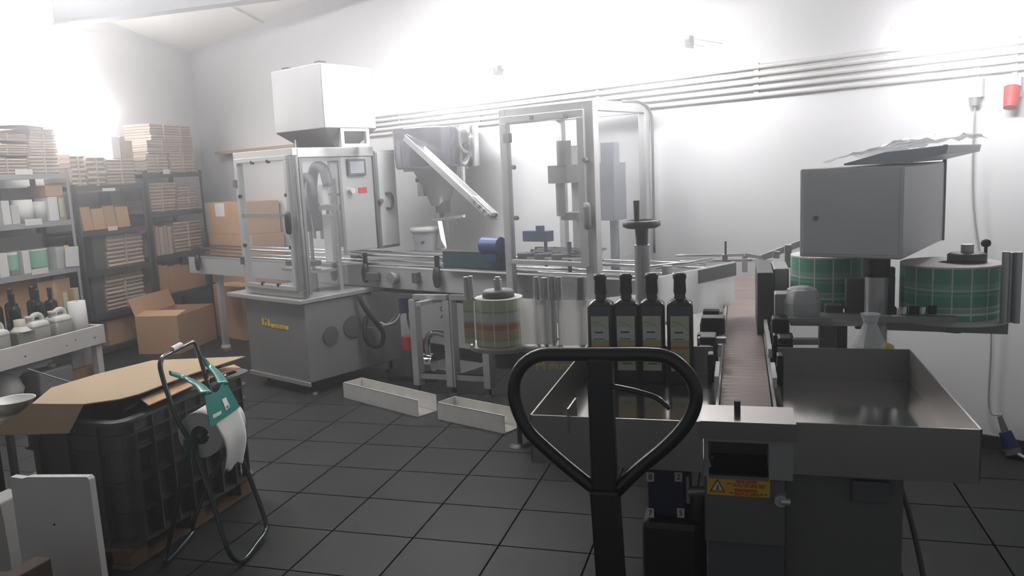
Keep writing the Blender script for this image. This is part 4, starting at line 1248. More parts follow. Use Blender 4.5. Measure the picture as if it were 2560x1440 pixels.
for px in (2258, 2285, 2305, 2330):
    k = lm(px, 775, 1.03)
    MB(LM).cyl((k.x, 1.03, k.z - 0.012), (k.x, 1.03, k.z + 0.012), 0.014, n=12).build('tension_knob', M_BLACK if px in (2285, 2330) else M_CHROME, lb)
k0, k1 = lm(2245, 790, 1.05), lm(2380, 792, 1.05)
MB(LM).bar((k0.x - 0.1, 1.005, k0.z), (k1.x, 1.005, k1.z), 0.03, 0.02).build('tension_bar', M_STEELD, lb)
# blue gear unit below the left tray, with pale index marks
a_, b_ = lm(1617, 1180, 0.12), lm(1752, 1300, 0.12)
gu = MB(LM).box(a_.x, b_.x - 0.03, 0.12, 0.30, b_.z, 0.90).build('gear_unit', mat('gear_unit_navy', (0.008, 0.010, 0.045), 0.45), lb, 0.01)
for px, py, s_ in ((1626, 1192, '8'), (1696, 1192, '2'), (1626, 1282, '7'), (1702, 1282, '5')):
    k = lm(px, py, 0.118)
    MB(LM).box(k.x - 0.009, k.x + 0.009, 0.116, 0.12, k.z - 0.012, k.z + 0.012).build('index_mark', M_SIGNW, gu)
    MB(LM).text(s_, 0.02, face((k.x, 0.1155, k.z), (1, 0, 0), (0, 0, 1)), 0.0006).build('index_number', M_BLACK, gu)
c0, c1 = lm(1602, 1300, 0.10), lm(1756, 1300, 0.10)
MB(LM).box(c0.x, c1.x, 0.10, 0.36, 0.03, c0.z).build('pump_housing', M_BLACK, lb, 0.02)
k = lm(1722, 1220, 0.14)
MB(LM).cyl((k.x, 0.12, k.z - 0.03), (k.x, 0.12, k.z + 0.04), 0.006, n=8).cyl((k.x, 0.12, k.z), (-0.125, 0.12, k.z + 0.004), 0.012, n=12).build('pipe_elbow', M_STEELD, lb)

# ------------------------------------------------------------------ label rolls, cover and bag on the labelling machine
def label_roll(name, c, r, z0, z1, n, cols, label, group=None, a0=0.0, core=0.038):
    """wound roll: printed labels around the outside, paper sides, cardboard core"""
    mb_ = MB(LM)
    rows = cols['rows']
    k_sub = 4
    for i in range(n):
        A0 = a0 + 2 * PI * i / n
        A1 = a0 + 2 * PI * (i + 1) / n
        gp = (A1 - A0) * 0.035
        segs = [(A0, A0 + gp, None), (A0 + gp, A1 - gp, 1), (A1 - gp, A1, None)]
        for b0, b1, kind in segs:
            for q_ in range(k_sub if kind else 1):
                p0_ = b0 + (b1 - b0) * q_ / (k_sub if kind else 1)
                p1_ = b0 + (b1 - b0) * (q_ + 1) / (k_sub if kind else 1)
                for f0, f1, mi_ in (rows if kind else ((0, 1, 0),)):
                    vs = [(c[0] + r * math.cos(a), c[1] + r * math.sin(a), z0 + (z1 - z0) * f) for a, f in ((p0_, f0), (p1_, f0), (p1_, f1), (p0_, f1))]
                    mb_.add(vs, [(0, 1, 2, 3)], False, None, mi_)
    for z in (z0, z1):
        N = 40
        ri = [(c[0] + core * math.cos(2 * PI * k / N), c[1] + core * math.sin(2 * PI * k / N), z) for k in range(N)]
        ro = [(c[0] + r * math.cos(2 * PI * k / N), c[1] + r * math.sin(2 * PI * k / N), z) for k in range(N)]
        mb_.add(ri + ro, [(k, (k + 1) % N, N + (k + 1) % N, N + k) for k in range(N)], False, None, 0)
    M = LM @ Matrix.Translation((c[0], c[1], z0))
    t_ = thing(name, label, 'label roll', M, group)
    mb_.build('label_web', cols['mats'], t_)
    MB(LM).lathe([(core, z0), (core, z1), (core - 0.004, z1), (core - 0.004, z0)], (c[0], c[1], 0), 24).build('core', M_CARD, t_)
    return t_


rows_bottle = {'rows': ((0, 0.12, 2), (0.12, 0.18, 5), (0.18, 0.36, 4), (0.36, 0.47, 6), (0.47, 0.52, 4), (0.52, 0.72, 3), (0.72, 0.76, 7), (0.76, 0.92, 1), (0.92, 1, 2)), 'mats': [M_PAPER, M_LAB_G, M_LAB_G, M_LAB_W, M_LAB_O, M_LAB_G2, M_LAB_R, M_LAB_G2]}
label_roll('label_roll', (rc.x, UY, 0), rrad, pz + 0.001, webz1 + 0.006, 11, rows_bottle, 'roll of green, white and ochre labels on the unwinder beside the dark bottles', 'rolls of labels', 0.2)
m = MB(LM)
kz = webz1 + 0.006
hub = thing('roll_holder', 'black and steel hub knob pressed on the green and ochre label roll', 'hub', LM @ Matrix.Translation((rc.x, UY, kz)))
MB(LM).lathe([(0.0, kz), (0.068, kz), (0.068, kz + 0.022), (0.06, kz + 0.03), (0.0, kz + 0.03)], (rc.x, UY, 0), 26).build('disc', M_DGREY, hub)
MB(LM).cyl((rc.x, UY, kz + 0.03), (rc.x, UY, kz + 0.075), 0.017, n=16).cyl((rc.x, UY, kz + 0.075), (rc.x, UY, kz + 0.085), 0.012, n=12).build('spindle', M_STEEL, hub)
# second turn of the same web seen around the two rollers at the left
k0 = lm(1182, 800, UY + 0.05)
m = MB(LM)
for f0, f1, mi_ in rows_bottle['rows']:
    q0, q1 = webz0 + (webz1 - webz0) * f0, webz0 + (webz1 - webz0) * f1
    xa, xb = lm(1166, 800, UY - 0.03).x - 0.004, lm(1188, 800, UY - 0.03).x
    m.box(xa, xb, UY - 0.052, UY - 0.050, q0, q1, mi=mi_)
m.build('label_web', rows_bottle['mats'], lb)
rows_green = {'rows': ((0, 0.10, 1), (0.10, 0.14, 0), (0.14, 0.22, 2), (0.22, 0.25, 3), (0.25, 0.45, 1), (0.45, 0.50, 2), (0.50, 0.54, 1), (0.54, 0.58, 3), (0.58, 0.68, 2), (0.68, 0.97, 1), (0.97, 1, 0)), 'mats': [M_PAPER, M_GRN, M_GRN2, M_LAB_W]}
TZ = lm(2374, 655, RY).z
label_roll('label_roll', (r2.x, RY, 0), R2, UZ + 0.001, TZ, 17, rows_green, 'large roll of bottle green labels on the white disc beside the panel wall', 'rolls of labels', 0.1)
hub = thing('roll_holder', 'dark hub knob on top of the large green label roll', 'hub', LM @ Matrix.Translation((r2.x, RY, TZ)))
k = lm(2430, 640, RY)
MB(LM).lathe([(0.0, TZ + 0.001), (0.06, TZ + 0.001), (0.06, TZ + 0.026), (0.05, TZ + 0.032), (0.0, TZ + 0.032)], (r2.x + 0.05, RY, 0), 24).build('disc', M_DGREY, hub)
MB(LM).cyl((r2.x + 0.05, RY, TZ + 0.032), (r2.x + 0.05, RY, TZ + 0.06), 0.02, n=16).build('spindle', M_STEEL, hub)
k0, k1 = lm(1976, 700, 1.42), lm(2165, 700, 1.42)
R1 = (k1.x - k0.x) / 2
z0_, z1_ = lm(2070, 762, 1.42 - R1).z, lm(2070, 645, 1.42 - R1).z
MB(LM).cyl(((k0.x + k1.x) / 2, 1.42, z0_ - 0.014), ((k0.x + k1.x) / 2, 1.42, z0_ - 0.001), R1 + 0.01, n=30).box((k0.x + k1.x) / 2 - 0.03, (k0.x + k1.x) / 2 + 0.03, 1.39, 1.45, 0.825, z0_ - 0.014).build('rewinder_plate', M_STEELD, lb)
label_roll('label_roll', ((k0.x + k1.x) / 2, 1.42, 0), R1, z0_, z1_, 13, rows_green, 'roll of bottle green labels below the grey control box', 'rolls of labels', 0.4)
# sheet-metal cover in film lying on the control box
cv0 = BOXM.inverted() @ atp(2105, 412, P0, bd)
sl = thing('wrapped_cover', 'grey metal cover wrapped in shiny clear film lying on the control box', 'cover', BOXM @ Matrix.Translation((wB * 0.7, dB * 0.4, hB)))
m = MB(BOXM)
m.prism([(cv0.x, hB + 0.006), (wB + 0.0, hB + 0.006), (wB + 0.11, hB + 0.03), (wB + 0.115, hB + 0.055), (cv0.x + 0.12, hB + 0.042), (cv0.x + 0.0, hB + 0.012)], 'y', 0.02, dB - 0.02)
m.build('metal_cover', M_SLEEVE, sl, 0.004)
rs_ = random.Random(3)
bump = [[rs_.uniform(-0.007, 0.009) for _ in range(9)] for _ in range(17)]


def film(a, b):
    i, j = min(15, int(a * 16)), min(7, int(b * 8))
    fa, fb_ = a * 16 - i, b * 8 - j
    h = (bump[i][j] * (1 - fa) + bump[i + 1][j] * fa) * (1 - fb_) + (bump[i][j + 1] * (1 - fa) + bump[i + 1][j + 1] * fa) * fb_
    x = cv0.x - 0.06 + a * (wB + 0.19 - cv0.x)
    base = hB + 0.022 + 0.055 * min(1, max(0, (a - 0.05)) * 1.6)
    return BOXM @ V(x, 0.0 + b * (dB + 0.02), base + h + 0.012 * math.sin(b * PI))


MB().sheet(film, 32, 12, 0.0015, False).build('film_wrap', M_FILM, sl)
# bag hanging behind the right tray
b0_ = lm(2185, 862, 0.92)
bg = thing('tool_bag', 'clear bag with yellow and dark scraps standing behind the collecting tray', 'bag', LM @ Matrix.Translation((b0_.x, 0.92, 0.826)))
m = MB(LM)
m.lathe([(0.0, 0.826), (0.055, 0.83), (0.062, 0.90), (0.05, 1.0), (0.02, 1.07), (0.03, 1.1)], (b0_.x - 0.015, 0.90, 0), 12, smooth=False)
m.build('film_bag', M_FILM, bg)
MB(LM).lathe([(0, 0.83), (0.03, 0.835), (0.034, 0.93), (0.018, 1.0), (0, 1.01)], (b0_.x + 0.035, 0.89, 0), 9, smooth=False).build('yellow_scrap', M_YEL, bg)
MB(LM).lathe([(0, 0.83), (0.016, 0.84), (0.014, 0.9), (0, 0.91)], (b0_.x + 0.055, 0.86, 0), 8).build('dark_scrap', M_BLACK, bg)

# ------------------------------------------------------------------ bottles in the left tray
BH, BW2 = 0.30, 0.0385


def bottle_parts(root, M, labelled=True, facing=0.0):
    m = MB(M)
    hw_ = BW2
    c_ = 0.009
    sec = lambda s_: [(-s_ + c_, -s_), (s_ - c_, -s_), (s_, -s_ + c_), (s_, s_ - c_), (s_ - c_, s_), (-s_ + c_, s_), (-s_, s_ - c_), (-s_, -s_ + c_)]
    prof = [(hw_ * 0.92, 0.0), (hw_, 0.006), (hw_, 0.206), (hw_ * 0.96, 0.214), (hw_ * 0.74, 0.222)]
    vs, fs = [], []
    for s_, z in prof:
        vs += [(x * s_ / hw_, y * s_ / hw_, z) for x, y in sec(hw_)]
    for k_ in range(8):
        a_ = -PI / 2 - PI / 8 + 0.02 + k_ * PI / 4
        x, y = math.cos(a_), math.sin(a_)
        vs.append((x * 0.0185, y * 0.0185, 0.229))
    for L_ in range(5):
        fs += [(L_ * 8 + k_, L_ * 8 + (k_ + 1) % 8, (L_ + 1) * 8 + (k_ + 1) % 8, (L_ + 1) * 8 + k_) for k_ in range(8)]
    fs.append(tuple(range(7, -1, -1)))
    m.add(vs, fs, True)
    m.lathe([(0.0185, 0.228), (0.0165, 0.234), (0.016, 0.262)], (0, 0, 0), 16)
    m.build('glass_body', M_GLASS, root)
    MB(M).lathe([(0.0182, 0.242), (0.0192, 0.248), (0.0178, 0.278), (0.0205, 0.284), (0.0205, 0.293), (0.017, 0.297), (0.0, 0.298)], (0, 0, 0), 18).build('cap', M_CAP, root)
    if labelled:
        m = MB(M)
        y0 = -hw_ - 0.0006
        for f0, f1, mi_ in ((0, 0.10, 0), (0.10, 0.16, 4), (0.16, 0.40, 2), (0.40, 0.45, 3), (0.45, 0.53, 2), (0.53, 0.56, 4), (0.56, 0.80, 1), (0.80, 1.0, 0)):
            m.box(-0.0275, 0.0275, y0, -hw_ + 0.0005, 0.036 + 0.150 * f0, 0.036 + 0.150 * f1, mi=mi_)
        y1 = y0 - 0.0004
        arc = [( -0.024 + 0.048 * k_ / 10, 0.036 + 0.150 * (0.90 - 0.0 - 0.14 * (k_ / 10) ** 2)) for k_ in range(11)]
        m.tube([(x, y1, z) for x, z in arc], 0.0012, 6, mi=4)
        m.box(-0.016, 0.010, y1, y0, 0.036 + 0.150 * 0.69, 0.036 + 0.150 * 0.72, mi=5)
        m.box(-0.020, 0.014, y1, y0, 0.036 + 0.150 * 0.575, 0.036 + 0.150 * 0.59, mi=5)
        m.cyl((0, y1, 0.036 + 0.150 * 0.3), (0, y0, 0.036 + 0.150 * 0.3), 0.013, n=16, mi=4)
        m.box(-0.014, 0.014, y1, y0, 0.036 + 0.150 * 0.12, 0.036 + 0.150 * 0.14, mi=5)
        m.build('front_label', [M_LAB_G, M_LAB_W, M_LAB_O, M_LAB_R, M_LAB_G2, M_INK], root)


spots = [(1508, 950, 0, 'dark glass bottle with green and ochre label, first of four, standing beside the label roll'),
         (1571, 950, 1, 'dark glass bottle with green and ochre label, second of four from the label roll'),
         (1634, 951, 3, 'dark glass bottle with green and ochre label, third of four from the label roll'),
         (1703, 953, 0, 'dark glass bottle with green and ochre label, last of four, next to the chain belt')]
first = None
for px, py, tw, lab in spots:
    p = lz(px, py, BZ)
    M = LM @ Matrix.Translation((p.x, min(p.y, 0.690), BZ + 0.0005)) @ Matrix.Rotation(math.radians(1.5 + tw * 0.4), 4, 'Z') @ Matrix.Diagonal((1, 1, 1.14, 1))
    if first is None:
        first = thing('labelled_bottle', lab, 'bottle', M, 'four labelled bottles in the collecting tray')
        bottle_parts(first, M)
    else:
        dup(first, M, lab)

# ------------------------------------------------------------------ hand pallet truck in front
TY = 1.32
def tp(px, py, y=TY): return atY(px, py, y)
pk = thing('hand_pallet_truck', 'black hand pallet truck handle with a closed loop grip standing upright', 'pallet truck', Matrix.Translation((tp(1512, 1000).x, TY, 0)))
loop = [(1496, 1228), (1440, 1185), (1370, 1125), (1318, 1072), (1288, 1005), (1287, 950), (1310, 910), (1350, 888), (1410, 886), (1512, 886), (1612, 886), (1665, 892), (1705, 918), (1735, 960), (1738, 1010), (1712, 1065), (1660, 1120), (1600, 1170), (1540, 1228)]
pts = bez([tp(x, y) for x, y in loop], 5)
MB().tube(pts, 0.0118, 14).build('handle_loop', M_BLACKP, pk)
a_, b_ = tp(1500, 892), tp(1512, 1225)
c_ = tp(1524, 1480)
m = MB()
m.bar(a_ + V(0, 0, 0.0), b_, 0.044, 0.03, (0, 1, 0))
m.bar(b_ + V(0, 0, 0.004), V(c_.x + 0.02, TY + 0.0, 0.42), 0.050, 0.036, (0, 1, 0))
m.build('handle_shaft', M_BLACK, pk, 0.006)
lv = [tp(1528, 965, TY - 0.01), tp(1590, 978, TY - 0.015), tp(1636, 992, TY - 0.02), tp(1660, 1008, TY - 0.02), tp(1673, 1022, TY - 0.02)]
MB().tube(bez(lv, 5), [0.0075] * 6 + [0.007] * 8 + [0.006] * 7, 10, flat=0.6).build('release_lever', M_BLACKP, pk)
tx0 = c_.x + 0.02
MB().cyl((tx0, TY, 0.16), (tx0, TY, 0.46), 0.05, n=20).box(tx0 - 0.09, tx0 + 0.09, TY - 0.05, TY + 0.05, 0.16, 0.24).build('pump_body', M_BLACK, pk)
for s_ in (-1, 1):
    MB().cyl((tx0 + s_ * 0.03, TY, 0.09), (tx0 + s_ * 0.085, TY, 0.09), 0.09, n=26).build('steer_wheel', M_RUBBER, pk)
MB().box(tx0 - 0.10, tx0 + 0.10, TY - 0.17, TY - 0.05, 0.08, 0.42).box(tx0 - 0.27, tx0 + 0.27, TY - 0.24, TY - 0.17, 0.06, 0.2).build('front_frame', M_BLACKP, pk, 0.005)
for s_ in (-1, 1):
    MB().box(tx0 + s_ * 0.27 - s_ * 0.16, tx0 + s_ * 0.27, TY - 1.35, TY - 0.24, 0.05, 0.09).build('fork', M_BLACKP, pk, 0.006)
    MB().cyl((tx0 + s_ * 0.16, TY - 1.2, 0.04), (tx0 + s_ * 0.22, TY - 1.2, 0.04), 0.04, n=18).build('load_roller', M_RUBBER, pk)

# ------------------------------------------------------------------ storage racks along the left wall
RXF, RXB = -6.05, -6.48


def rx(px, py, x=RXF): return atX(px, py, x)


def rack(y0, y1, levels, top, mtl, label, depth_levels=None):
    t_ = thing('storage_rack', label, 'rack', Matrix.Translation(((RXF + RXB) / 2, (y0 + y1) / 2, 0)), 'storage racks')
    for x in (RXF, RXB):
        for y in (y0, y1):
            m_ = MB()
            sx_ = 1 if x == RXB else -1
            sy_ = 1 if y == y0 else -1
            m_.box(x, x + sx_ * 0.035, y, y + sy_ * 0.004, 0, top).box(x, x + sx_ * 0.004, y, y + sy_ * 0.035, 0, top)
            m_.build('post', mtl, t_)
    for z in levels:
        m_ = MB()
        m_.box(RXB + 0.005, RXF - 0.005, y0 + 0.005, y1 - 0.005, z - 0.006, z)
        m_.box(RXF - 0.006, RXF + 0.004, y0 + 0.004, y1 - 0.004, z - 0.045, z).box(RXB, RXB + 0.006, y0 + 0.004, y1 - 0.004, z - 0.04, z)
        m_.build('shelf', mtl, t_)
    return t_


M_RACKG = mat('rack_grey_paint', (0.36, 0.37, 0.38), 0.5, 0.1, 0.06, 5)
M_RACKD = mat('rack_dark_paint', (0.05, 0.052, 0.058), 0.5, 0.1, 0.1, 5)
A_L = (0.06, 0.52, 0.91, 1.345, 1.765)
B_L = (0.085, 0.415, 0.835, 1.215, 1.640)
C_L = (0.07, 0.46, 0.88, 1.335, 1.745)
rkA = rack(4.55, 5.86, A_L, 1.80, M_RACKG, 'light grey storage rack with label rolls and cartons behind the white bench')
rkB = rack(5.90, 6.78, B_L, 1.66, M_RACKD, 'dark storage rack with cardboard bundles between the light grey rack and the corner rack')
rkC = rack(6.82, 7.70, C_L, 1.77, M_RACKD, 'black storage rack with cardboard bundles in the room corner')


def tagcard(rk, px, py, w_=0.14, h_=0.07):
    p_ = rx(px, py, RXF + 0.006)
    MB().box(RXF + 0.005, RXF + 0.008, p_.y - w_ / 2, p_.y + w_ / 2, p_.z - h_ / 2, p_.z + h_ / 2).build('shelf_tag', M_PAPER, rk)


tagcard(rkA, 60, 430, 0.17, 0.045)
tagcard(rkA, 84, 555, 0.17, 0.055)
tagcard(rkA, 100, 678, 0.17, 0.05)
tagcard(rkB, 272, 474, 0.16, 0.03)
tagcard(rkB, 282, 571, 0.12, 0.04)
tagcard(rkC, 416, 429, 0.10, 0.05)


RACKS = ((4.55, 5.86), (5.90, 6.78), (6.82, 7.70))


def between_posts(y0, y1):
    c_ = (y0 + y1) / 2
    for a_, b_ in RACKS:
        if a_ - 0.05 <= c_ <= b_ + 0.02:
            return max(y0, a_ + 0.038), min(y1, b_ - 0.038)
    return y0, y1


def bundle(px0, px1, ptop, z, label, group, xf=RXF - 0.04, depth=0.345, n=9, strap=True, pbot=None, tilt=0.0):
    """tied pile of flat-packed cartons; px0..px1 and ptop as measured, resting at height z"""
    y0, y1 = between_posts(rx(px0, ptop, xf).y, rx(px1, ptop, xf).y)
    y0, y1 = y0 + 0.009, y1 - 0.009
    zt = rx((px0 + px1) / 2, ptop, xf).z
    n = max(3, n)
    M = Matrix.Translation((xf - depth / 2, (y0 + y1) / 2, z))
    t_ = thing('cardboard_bundle', label, 'cardboard', M, group)
    rnd = random.Random(px0 * 7 + ptop)
    h = (zt - z) / n
    m_ = MB()
    for k in range(n):
        d = rnd.uniform(-0.012, 0.004)
        e_ = rnd.uniform(-0.008, 0.008)
        a0, a1_ = y0 + e_, y1 + e_
        x1 = xf + d
        x0 = xf - depth + d
        zz = z + k * h
        # slightly rounded folded edge towards the room
        m_.prism([(x0, zz + 0.0015), (x1 - h * 0.35, zz + 0.0015), (x1, zz + h * 0.5), (x1 - h * 0.35, zz + h - 0.0012), (x0, zz + h - 0.0012)], 'y', a0, a1_, mi=rnd.choice((0, 0, 1)))
    m_.build('flat_cartons', [M_CARDG, M_CARDG2], t_)
    if strap:
        for f in ((0.5,) if (y1 - y0) < 0.55 else (0.3, 0.7)):
            ys = y0 + (y1 - y0) * f
            MB().box(xf - depth - 0.004, xf + 0.006, ys - 0.003, ys + 0.003, z + 0.001, zt + 0.002).build('tie_strap', M_TAPE, t_)
    return t_


def carton(px0, px1, py0, z, mtl, name, label, cat, xf=RXF - 0.045, depth=0.25, zt=None, group=None, yaw=0, bev=0.002, tape=False):
    y0, y1 = between_posts(rx(px0, py0, xf).y, rx(px1, py0, xf).y)
    z += 0.001
    zt_ = rx((px0 + px1) / 2, py0, xf).z if zt is None else zt
    L = Matrix.Translation((xf - depth / 2, (y0 + y1) / 2, z)) @ Matrix.Rotation(math.radians(yaw), 4, 'Z')
    w_ = y1 - y0
    m_ = MB(L).box(-depth / 2, depth / 2, -w_ / 2, w_ / 2, 0.0, zt_ - z)
    o = solo(name, m_, mtl, label, cat, group, bev)
    return o


GA, GB_, GC_ = 'cardboard bundles on the light grey rack', 'cardboard bundles on the dark rack', 'cardboard bundles on the corner rack'
# light grey rack, top: two piles of three bundles
zs = [1.765]
for lvl, (ta, tb_) in enumerate(((396, 390), (360, 355), (334, 322))):
    za = zs[-1]
    ptop = (ta + tb_) / 2
    hh = 0
    nm = ('lowest', 'middle', 'topmost')[lvl]
    bundle(-40, 68, ta, za, f'cardboard bundle on the light grey rack, {nm} of the pile farther from the corner', GA, n=5)
    bundle(72, 164, tb_, za, f'cardboard bundle on the light grey rack, {nm} of the pile nearer the corner', GA, n=5)
    zs.append(max(rx(10, ta).z, rx(118, tb_).z) + 0.004)
solo('plastic_sheet', MB().sheet(lambda a, b: (RXF - 0.40 + 0.39 * a + 0.02, 5.02 + 0.80 * b, zs[-1] + 0.012 + 0.008 * math.sin(9 * b) * math.sin(5 * a)), 10, 20, 0.002), M_WPLA,
     'pale plastic sheet spread over the cardboard piles on the light grey rack', 'sheet')
# shelf 1.345: white cartons and rolls
SH = 1.345
carton(2, 22, 502, SH, M_WPLA, 'paper_pack', 'white paper pack at the outer end of the upper shelf, light grey rack', 'paper', depth=0.2)
carton(26, 46, 513, SH, M_LAB_W, 'carton', 'small pale carton beside the tall white paper roll', 'box', depth=0.12)


def roll_on(px0, px1, pt, z, label, mtl=M_PAPER, xf=RXF - 0.03, group='paper rolls on the racks', band=None):
    y0, y1 = between_posts(rx(px0, pt, xf).y, rx(px1, pt, xf).y)
    z += 0.001
    r_ = (y1 - y0) / 2
    zt = rx((px0 + px1) / 2, pt, xf).z
    M = Matrix.Translation((xf - r_, (y0 + y1) / 2, z))
    t_ = thing('paper_roll', label, 'roll', M, group)
    c_ = (xf - r_, (y0 + y1) / 2, 0)
    MB().lathe([(0.02, z), (r_, z), (r_, zt), (0.02, zt), (0.02, z)], c_, 24).build('wound_paper', mtl, t_)
    if band:
        MB().lathe([(r_ + 0.001, z + (zt - z) * band[1]), (r_ + 0.001, z + (zt - z) * band[2])], c_, 24).build('printed_band', band[0], t_)
    MB().lathe([(0.021, z), (0.021, zt + 0.001), (0.016, zt + 0.001), (0.016, z)], c_, 14).build('core', M_CARD, t_)
    return t_


roll_on(50, 91, 499, SH, 'tall white paper roll on the upper shelf of the light grey rack')
roll_on(93, 122, 503, SH, 'grey white paper roll next to the tall white roll, upper shelf', M_LAB_W)
carton(118, 142, 492, SH, M_PAPER, 'carton', 'upright white carton under the brown box, upper shelf of the light grey rack', 'box', depth=0.16)
carton(144, 172, 492, SH, M_CARDL, 'carton', 'pale brown carton with a yellow mark at the end of the upper shelf', 'box', depth=0.16)
p_ = rx(151, 505, RXF - 0.029)
solo('yellow_label', MB().box(RXF - 0.029, RXF - 0.027, p_.y - 0.02, p_.y + 0.02, SH + 0.03, p_.z + 0.03), M_LAB_G, 'pale green label strip on the end carton of the upper shelf', 'label')
zt_ = rx(130, 492).z
carton(112, 155, 463, zt_ + 0.003, M_CARD, 'carton', 'brown carton lying on the white carton, upper shelf of the light grey rack', 'box', depth=0.2)
carton(0, 90, 470, SH, M_MGREY, 'storage_bin', 'dark grey bin at the back of the upper shelf, light grey rack', 'bin', xf=RXF - 0.25, depth=0.14)
# shelf 0.91
SH = 0.91
carton(-6, 17, 633, SH, M_PAPER, 'carton', 'white carton at the outer end of the middle shelf, light grey rack', 'box', depth=0.2)
roll_on(22, 51, 631, SH, 'white roll with a green band, thinner one, middle shelf of the light grey rack', M_LAB_W, band=(M_GRN2, 0.25, 0.9))
carton(54, 72, 627, SH, M_PAPER, 'carton', 'narrow white carton between the two green banded rolls', 'box', depth=0.18)
roll_on(84, 130, 622, SH, 'white roll with a green band, thicker one, middle shelf of the light grey rack', M_LAB_W, band=(M_GRN2, 0.2, 0.95))
carton(138, 165, 617, SH, M_LAB_W, 'carton', 'pale carton behind the tilted white card, middle shelf', 'box', depth=0.15)
p0_, p1_ = rx(166, 622, RXF + 0.01), rx(190, 660, RXF + 0.01)
solo('white_card', MB(Matrix.Translation((RXF + 0.012, (p0_.y + p1_.y) / 2, SH + 0.001)) @ Matrix.Rotation(math.radians(-4), 4, 'X')).box(-0.002, 0.002, -0.075, 0.075, 0.006, 0.19), M_PAPER, 'tilted white card leaning on the middle shelf edge of the light grey rack', 'card')
p_ = rx(173, 617, RXF - 0.05)
solo('yellow_tag', MB().box(RXF - 0.040, RXF - 0.037, p_.y - 0.07, p_.y - 0.02, p_.z - 0.02, p_.z + 0.02), M_YEL, 'small yellow tag on the pale carton behind the tilted card', 'label')
carton(-30, 110, 590, SH, M_WPLA, 'white_board', 'large white board standing at the back of the middle shelf', 'board', xf=RXF - 0.36, depth=0.02)
# shelf 0.52 (partly hidden by the bench)
SH = 0.52
carton(-20, 90, 703, SH, M_CARD, 'carton', 'wide open brown carton at the back of the low shelf, light grey rack', 'box', xf=RXF - 0.12, depth=0.25)
carton(92, 174, 700, SH, M_CARD, 'cardboard_sheet', 'brown cardboard sheet standing behind the dark bottles of the bench', 'cardboard', xf=RXF - 0.05, depth=0.012)
# dark rack
bundle(172, 212, 385, 1.64, 'brown rolled cardboard bundle on the dark rack top beside the light grey rack', GB_, n=7)
bundle(214, 262, 388, 1.64, 'grey cardboard bundle on the dark rack top, in the middle', GB_, n=6)
bundle(264, 362, 396, 1.64, 'wide grey cardboard bundle on the dark rack top below the upright cartons', GB_, n=8)
zt_ = rx(313, 396).z + 0.004
carton(277, 297, 341, zt_, M_PAPER, 'carton', 'upright white carton on the wide bundle of the dark rack', 'box', xf=RXF - 0.05, depth=0.22)
carton(299, 311, 341, zt_, M_CARDG2, 'carton', 'slim dark carton between two boxes on the wide bundle of the dark rack', 'box', xf=RXF - 0.05, depth=0.2)
carton(314, 360, 352, zt_, M_CARDG2, 'carton', 'dark brown carton on the wide bundle next to the corner rack', 'box', xf=RXF - 0.05, depth=0.25)
SH = 1.215
for i, (a_, b_, pt, lab) in enumerate(((212, 240, 518, 'brown flat carton leaning on the dark rack upper shelf, first from the light grey rack'),
                                       (242, 268, 522, 'brown flat carton leaning on the dark rack upper shelf, second from the light grey rack'),
                                       (270, 300, 515, 'brown flat carton leaning on the dark rack upper shelf, third from the light grey rack'),
                                       (302, 330, 517, 'brown flat carton leaning on the dark rack upper shelf, last before the corner rack'))):
    y0, y1 = rx(a_, pt).y, rx(b_, pt).y
    zt_ = rx((a_ + b_) / 2, pt).z
    solo('flat_carton', MB(Matrix.Translation((RXF - 0.06, (y0 + y1) / 2, SH + 0.004)) @ Matrix.Rotation(math.radians((8, -6, 10, -5)[i]), 4, 'Z') @ Matrix.Rotation(math.radians(-6), 4, 'Y')).box(-0.012, 0.012, -(y1 - y0) / 2, (y1 - y0) / 2, 0.003, zt_ - SH), M_CARD, lab, 'cardboard', 'leaning flat cartons')
p_ = (rx(285, 480), rx(330, 515))
carton(275, 325, 476, 1.215, M_MGREY, 'storage_bin', 'dark grey bin at the back of the dark rack upper shelf', 'bin', xf=RXF - 0.23, depth=0.15)
bundle(262, 356, 584, 0.835, 'thick brown cardboard bundle on the dark rack middle shelf', GB_, n=8)
bundle(258, 358, 675, 0.415, 'thick brown cardboard bundle on the dark rack low shelf', GB_, n=10)
carton(228, 258, 590, 0.835, M_DGREY, 'storage_bin', 'dark bin beside the thick bundle on the dark rack middle shelf', 'bin', depth=0.3)
carton(226, 254, 680, 0.415, M_DGREY, 'storage_bin', 'dark bin beside the thick bundle on the dark rack low shelf', 'bin', depth=0.3)
carton(266, 372, 792, 0.086, M_CARD, 'carton', 'brown carton on the bottom shelf of the dark rack', 'box', xf=RXF - 0.04, depth=0.33)
# corner rack
bundle(364, 420, 385, 1.745, 'brown cardboard bundle on the corner rack top, side towards the dark rack', GC_, n=6)
bundle(424, 490, 385, 1.745, 'brown cardboard bundle on the corner rack top, side towards the room corner', GC_, n=6)
zt_ = rx(427, 385).z + 0.004
bundle(366, 508, 352, zt_, 'wide pale cardboard bundle fanned across the corner rack top', GC_, n=6)
zt2 = rx(437, 352).z + 0.004
bundle(374, 484, 311, zt2, 'topmost pale cardboard bundle on the corner rack', GC_, n=6)
bundle(358, 440, 491, 1.335, 'cardboard bundle on the corner rack upper shelf, lower one towards the dark rack', GC_, n=5)
bundle(444, 506, 491, 1.335, 'cardboard bundle on the corner rack upper shelf, lower one towards the corner', GC_, n=5)
zt_ = rx(430, 491).z + 0.006
bundle(362, 440, 457, zt_, 'cardboard bundle on the corner rack upper shelf, upper one towards the dark rack', GC_, n=4)
bundle(444, 498, 466, zt_, 'cardboard bundle on the corner rack upper shelf, upper one towards the corner', GC_, n=3)
bundle(432, 514, 552, 0.88, 'tall brown cardboard bundle on the corner rack middle shelf', GC_, n=9)
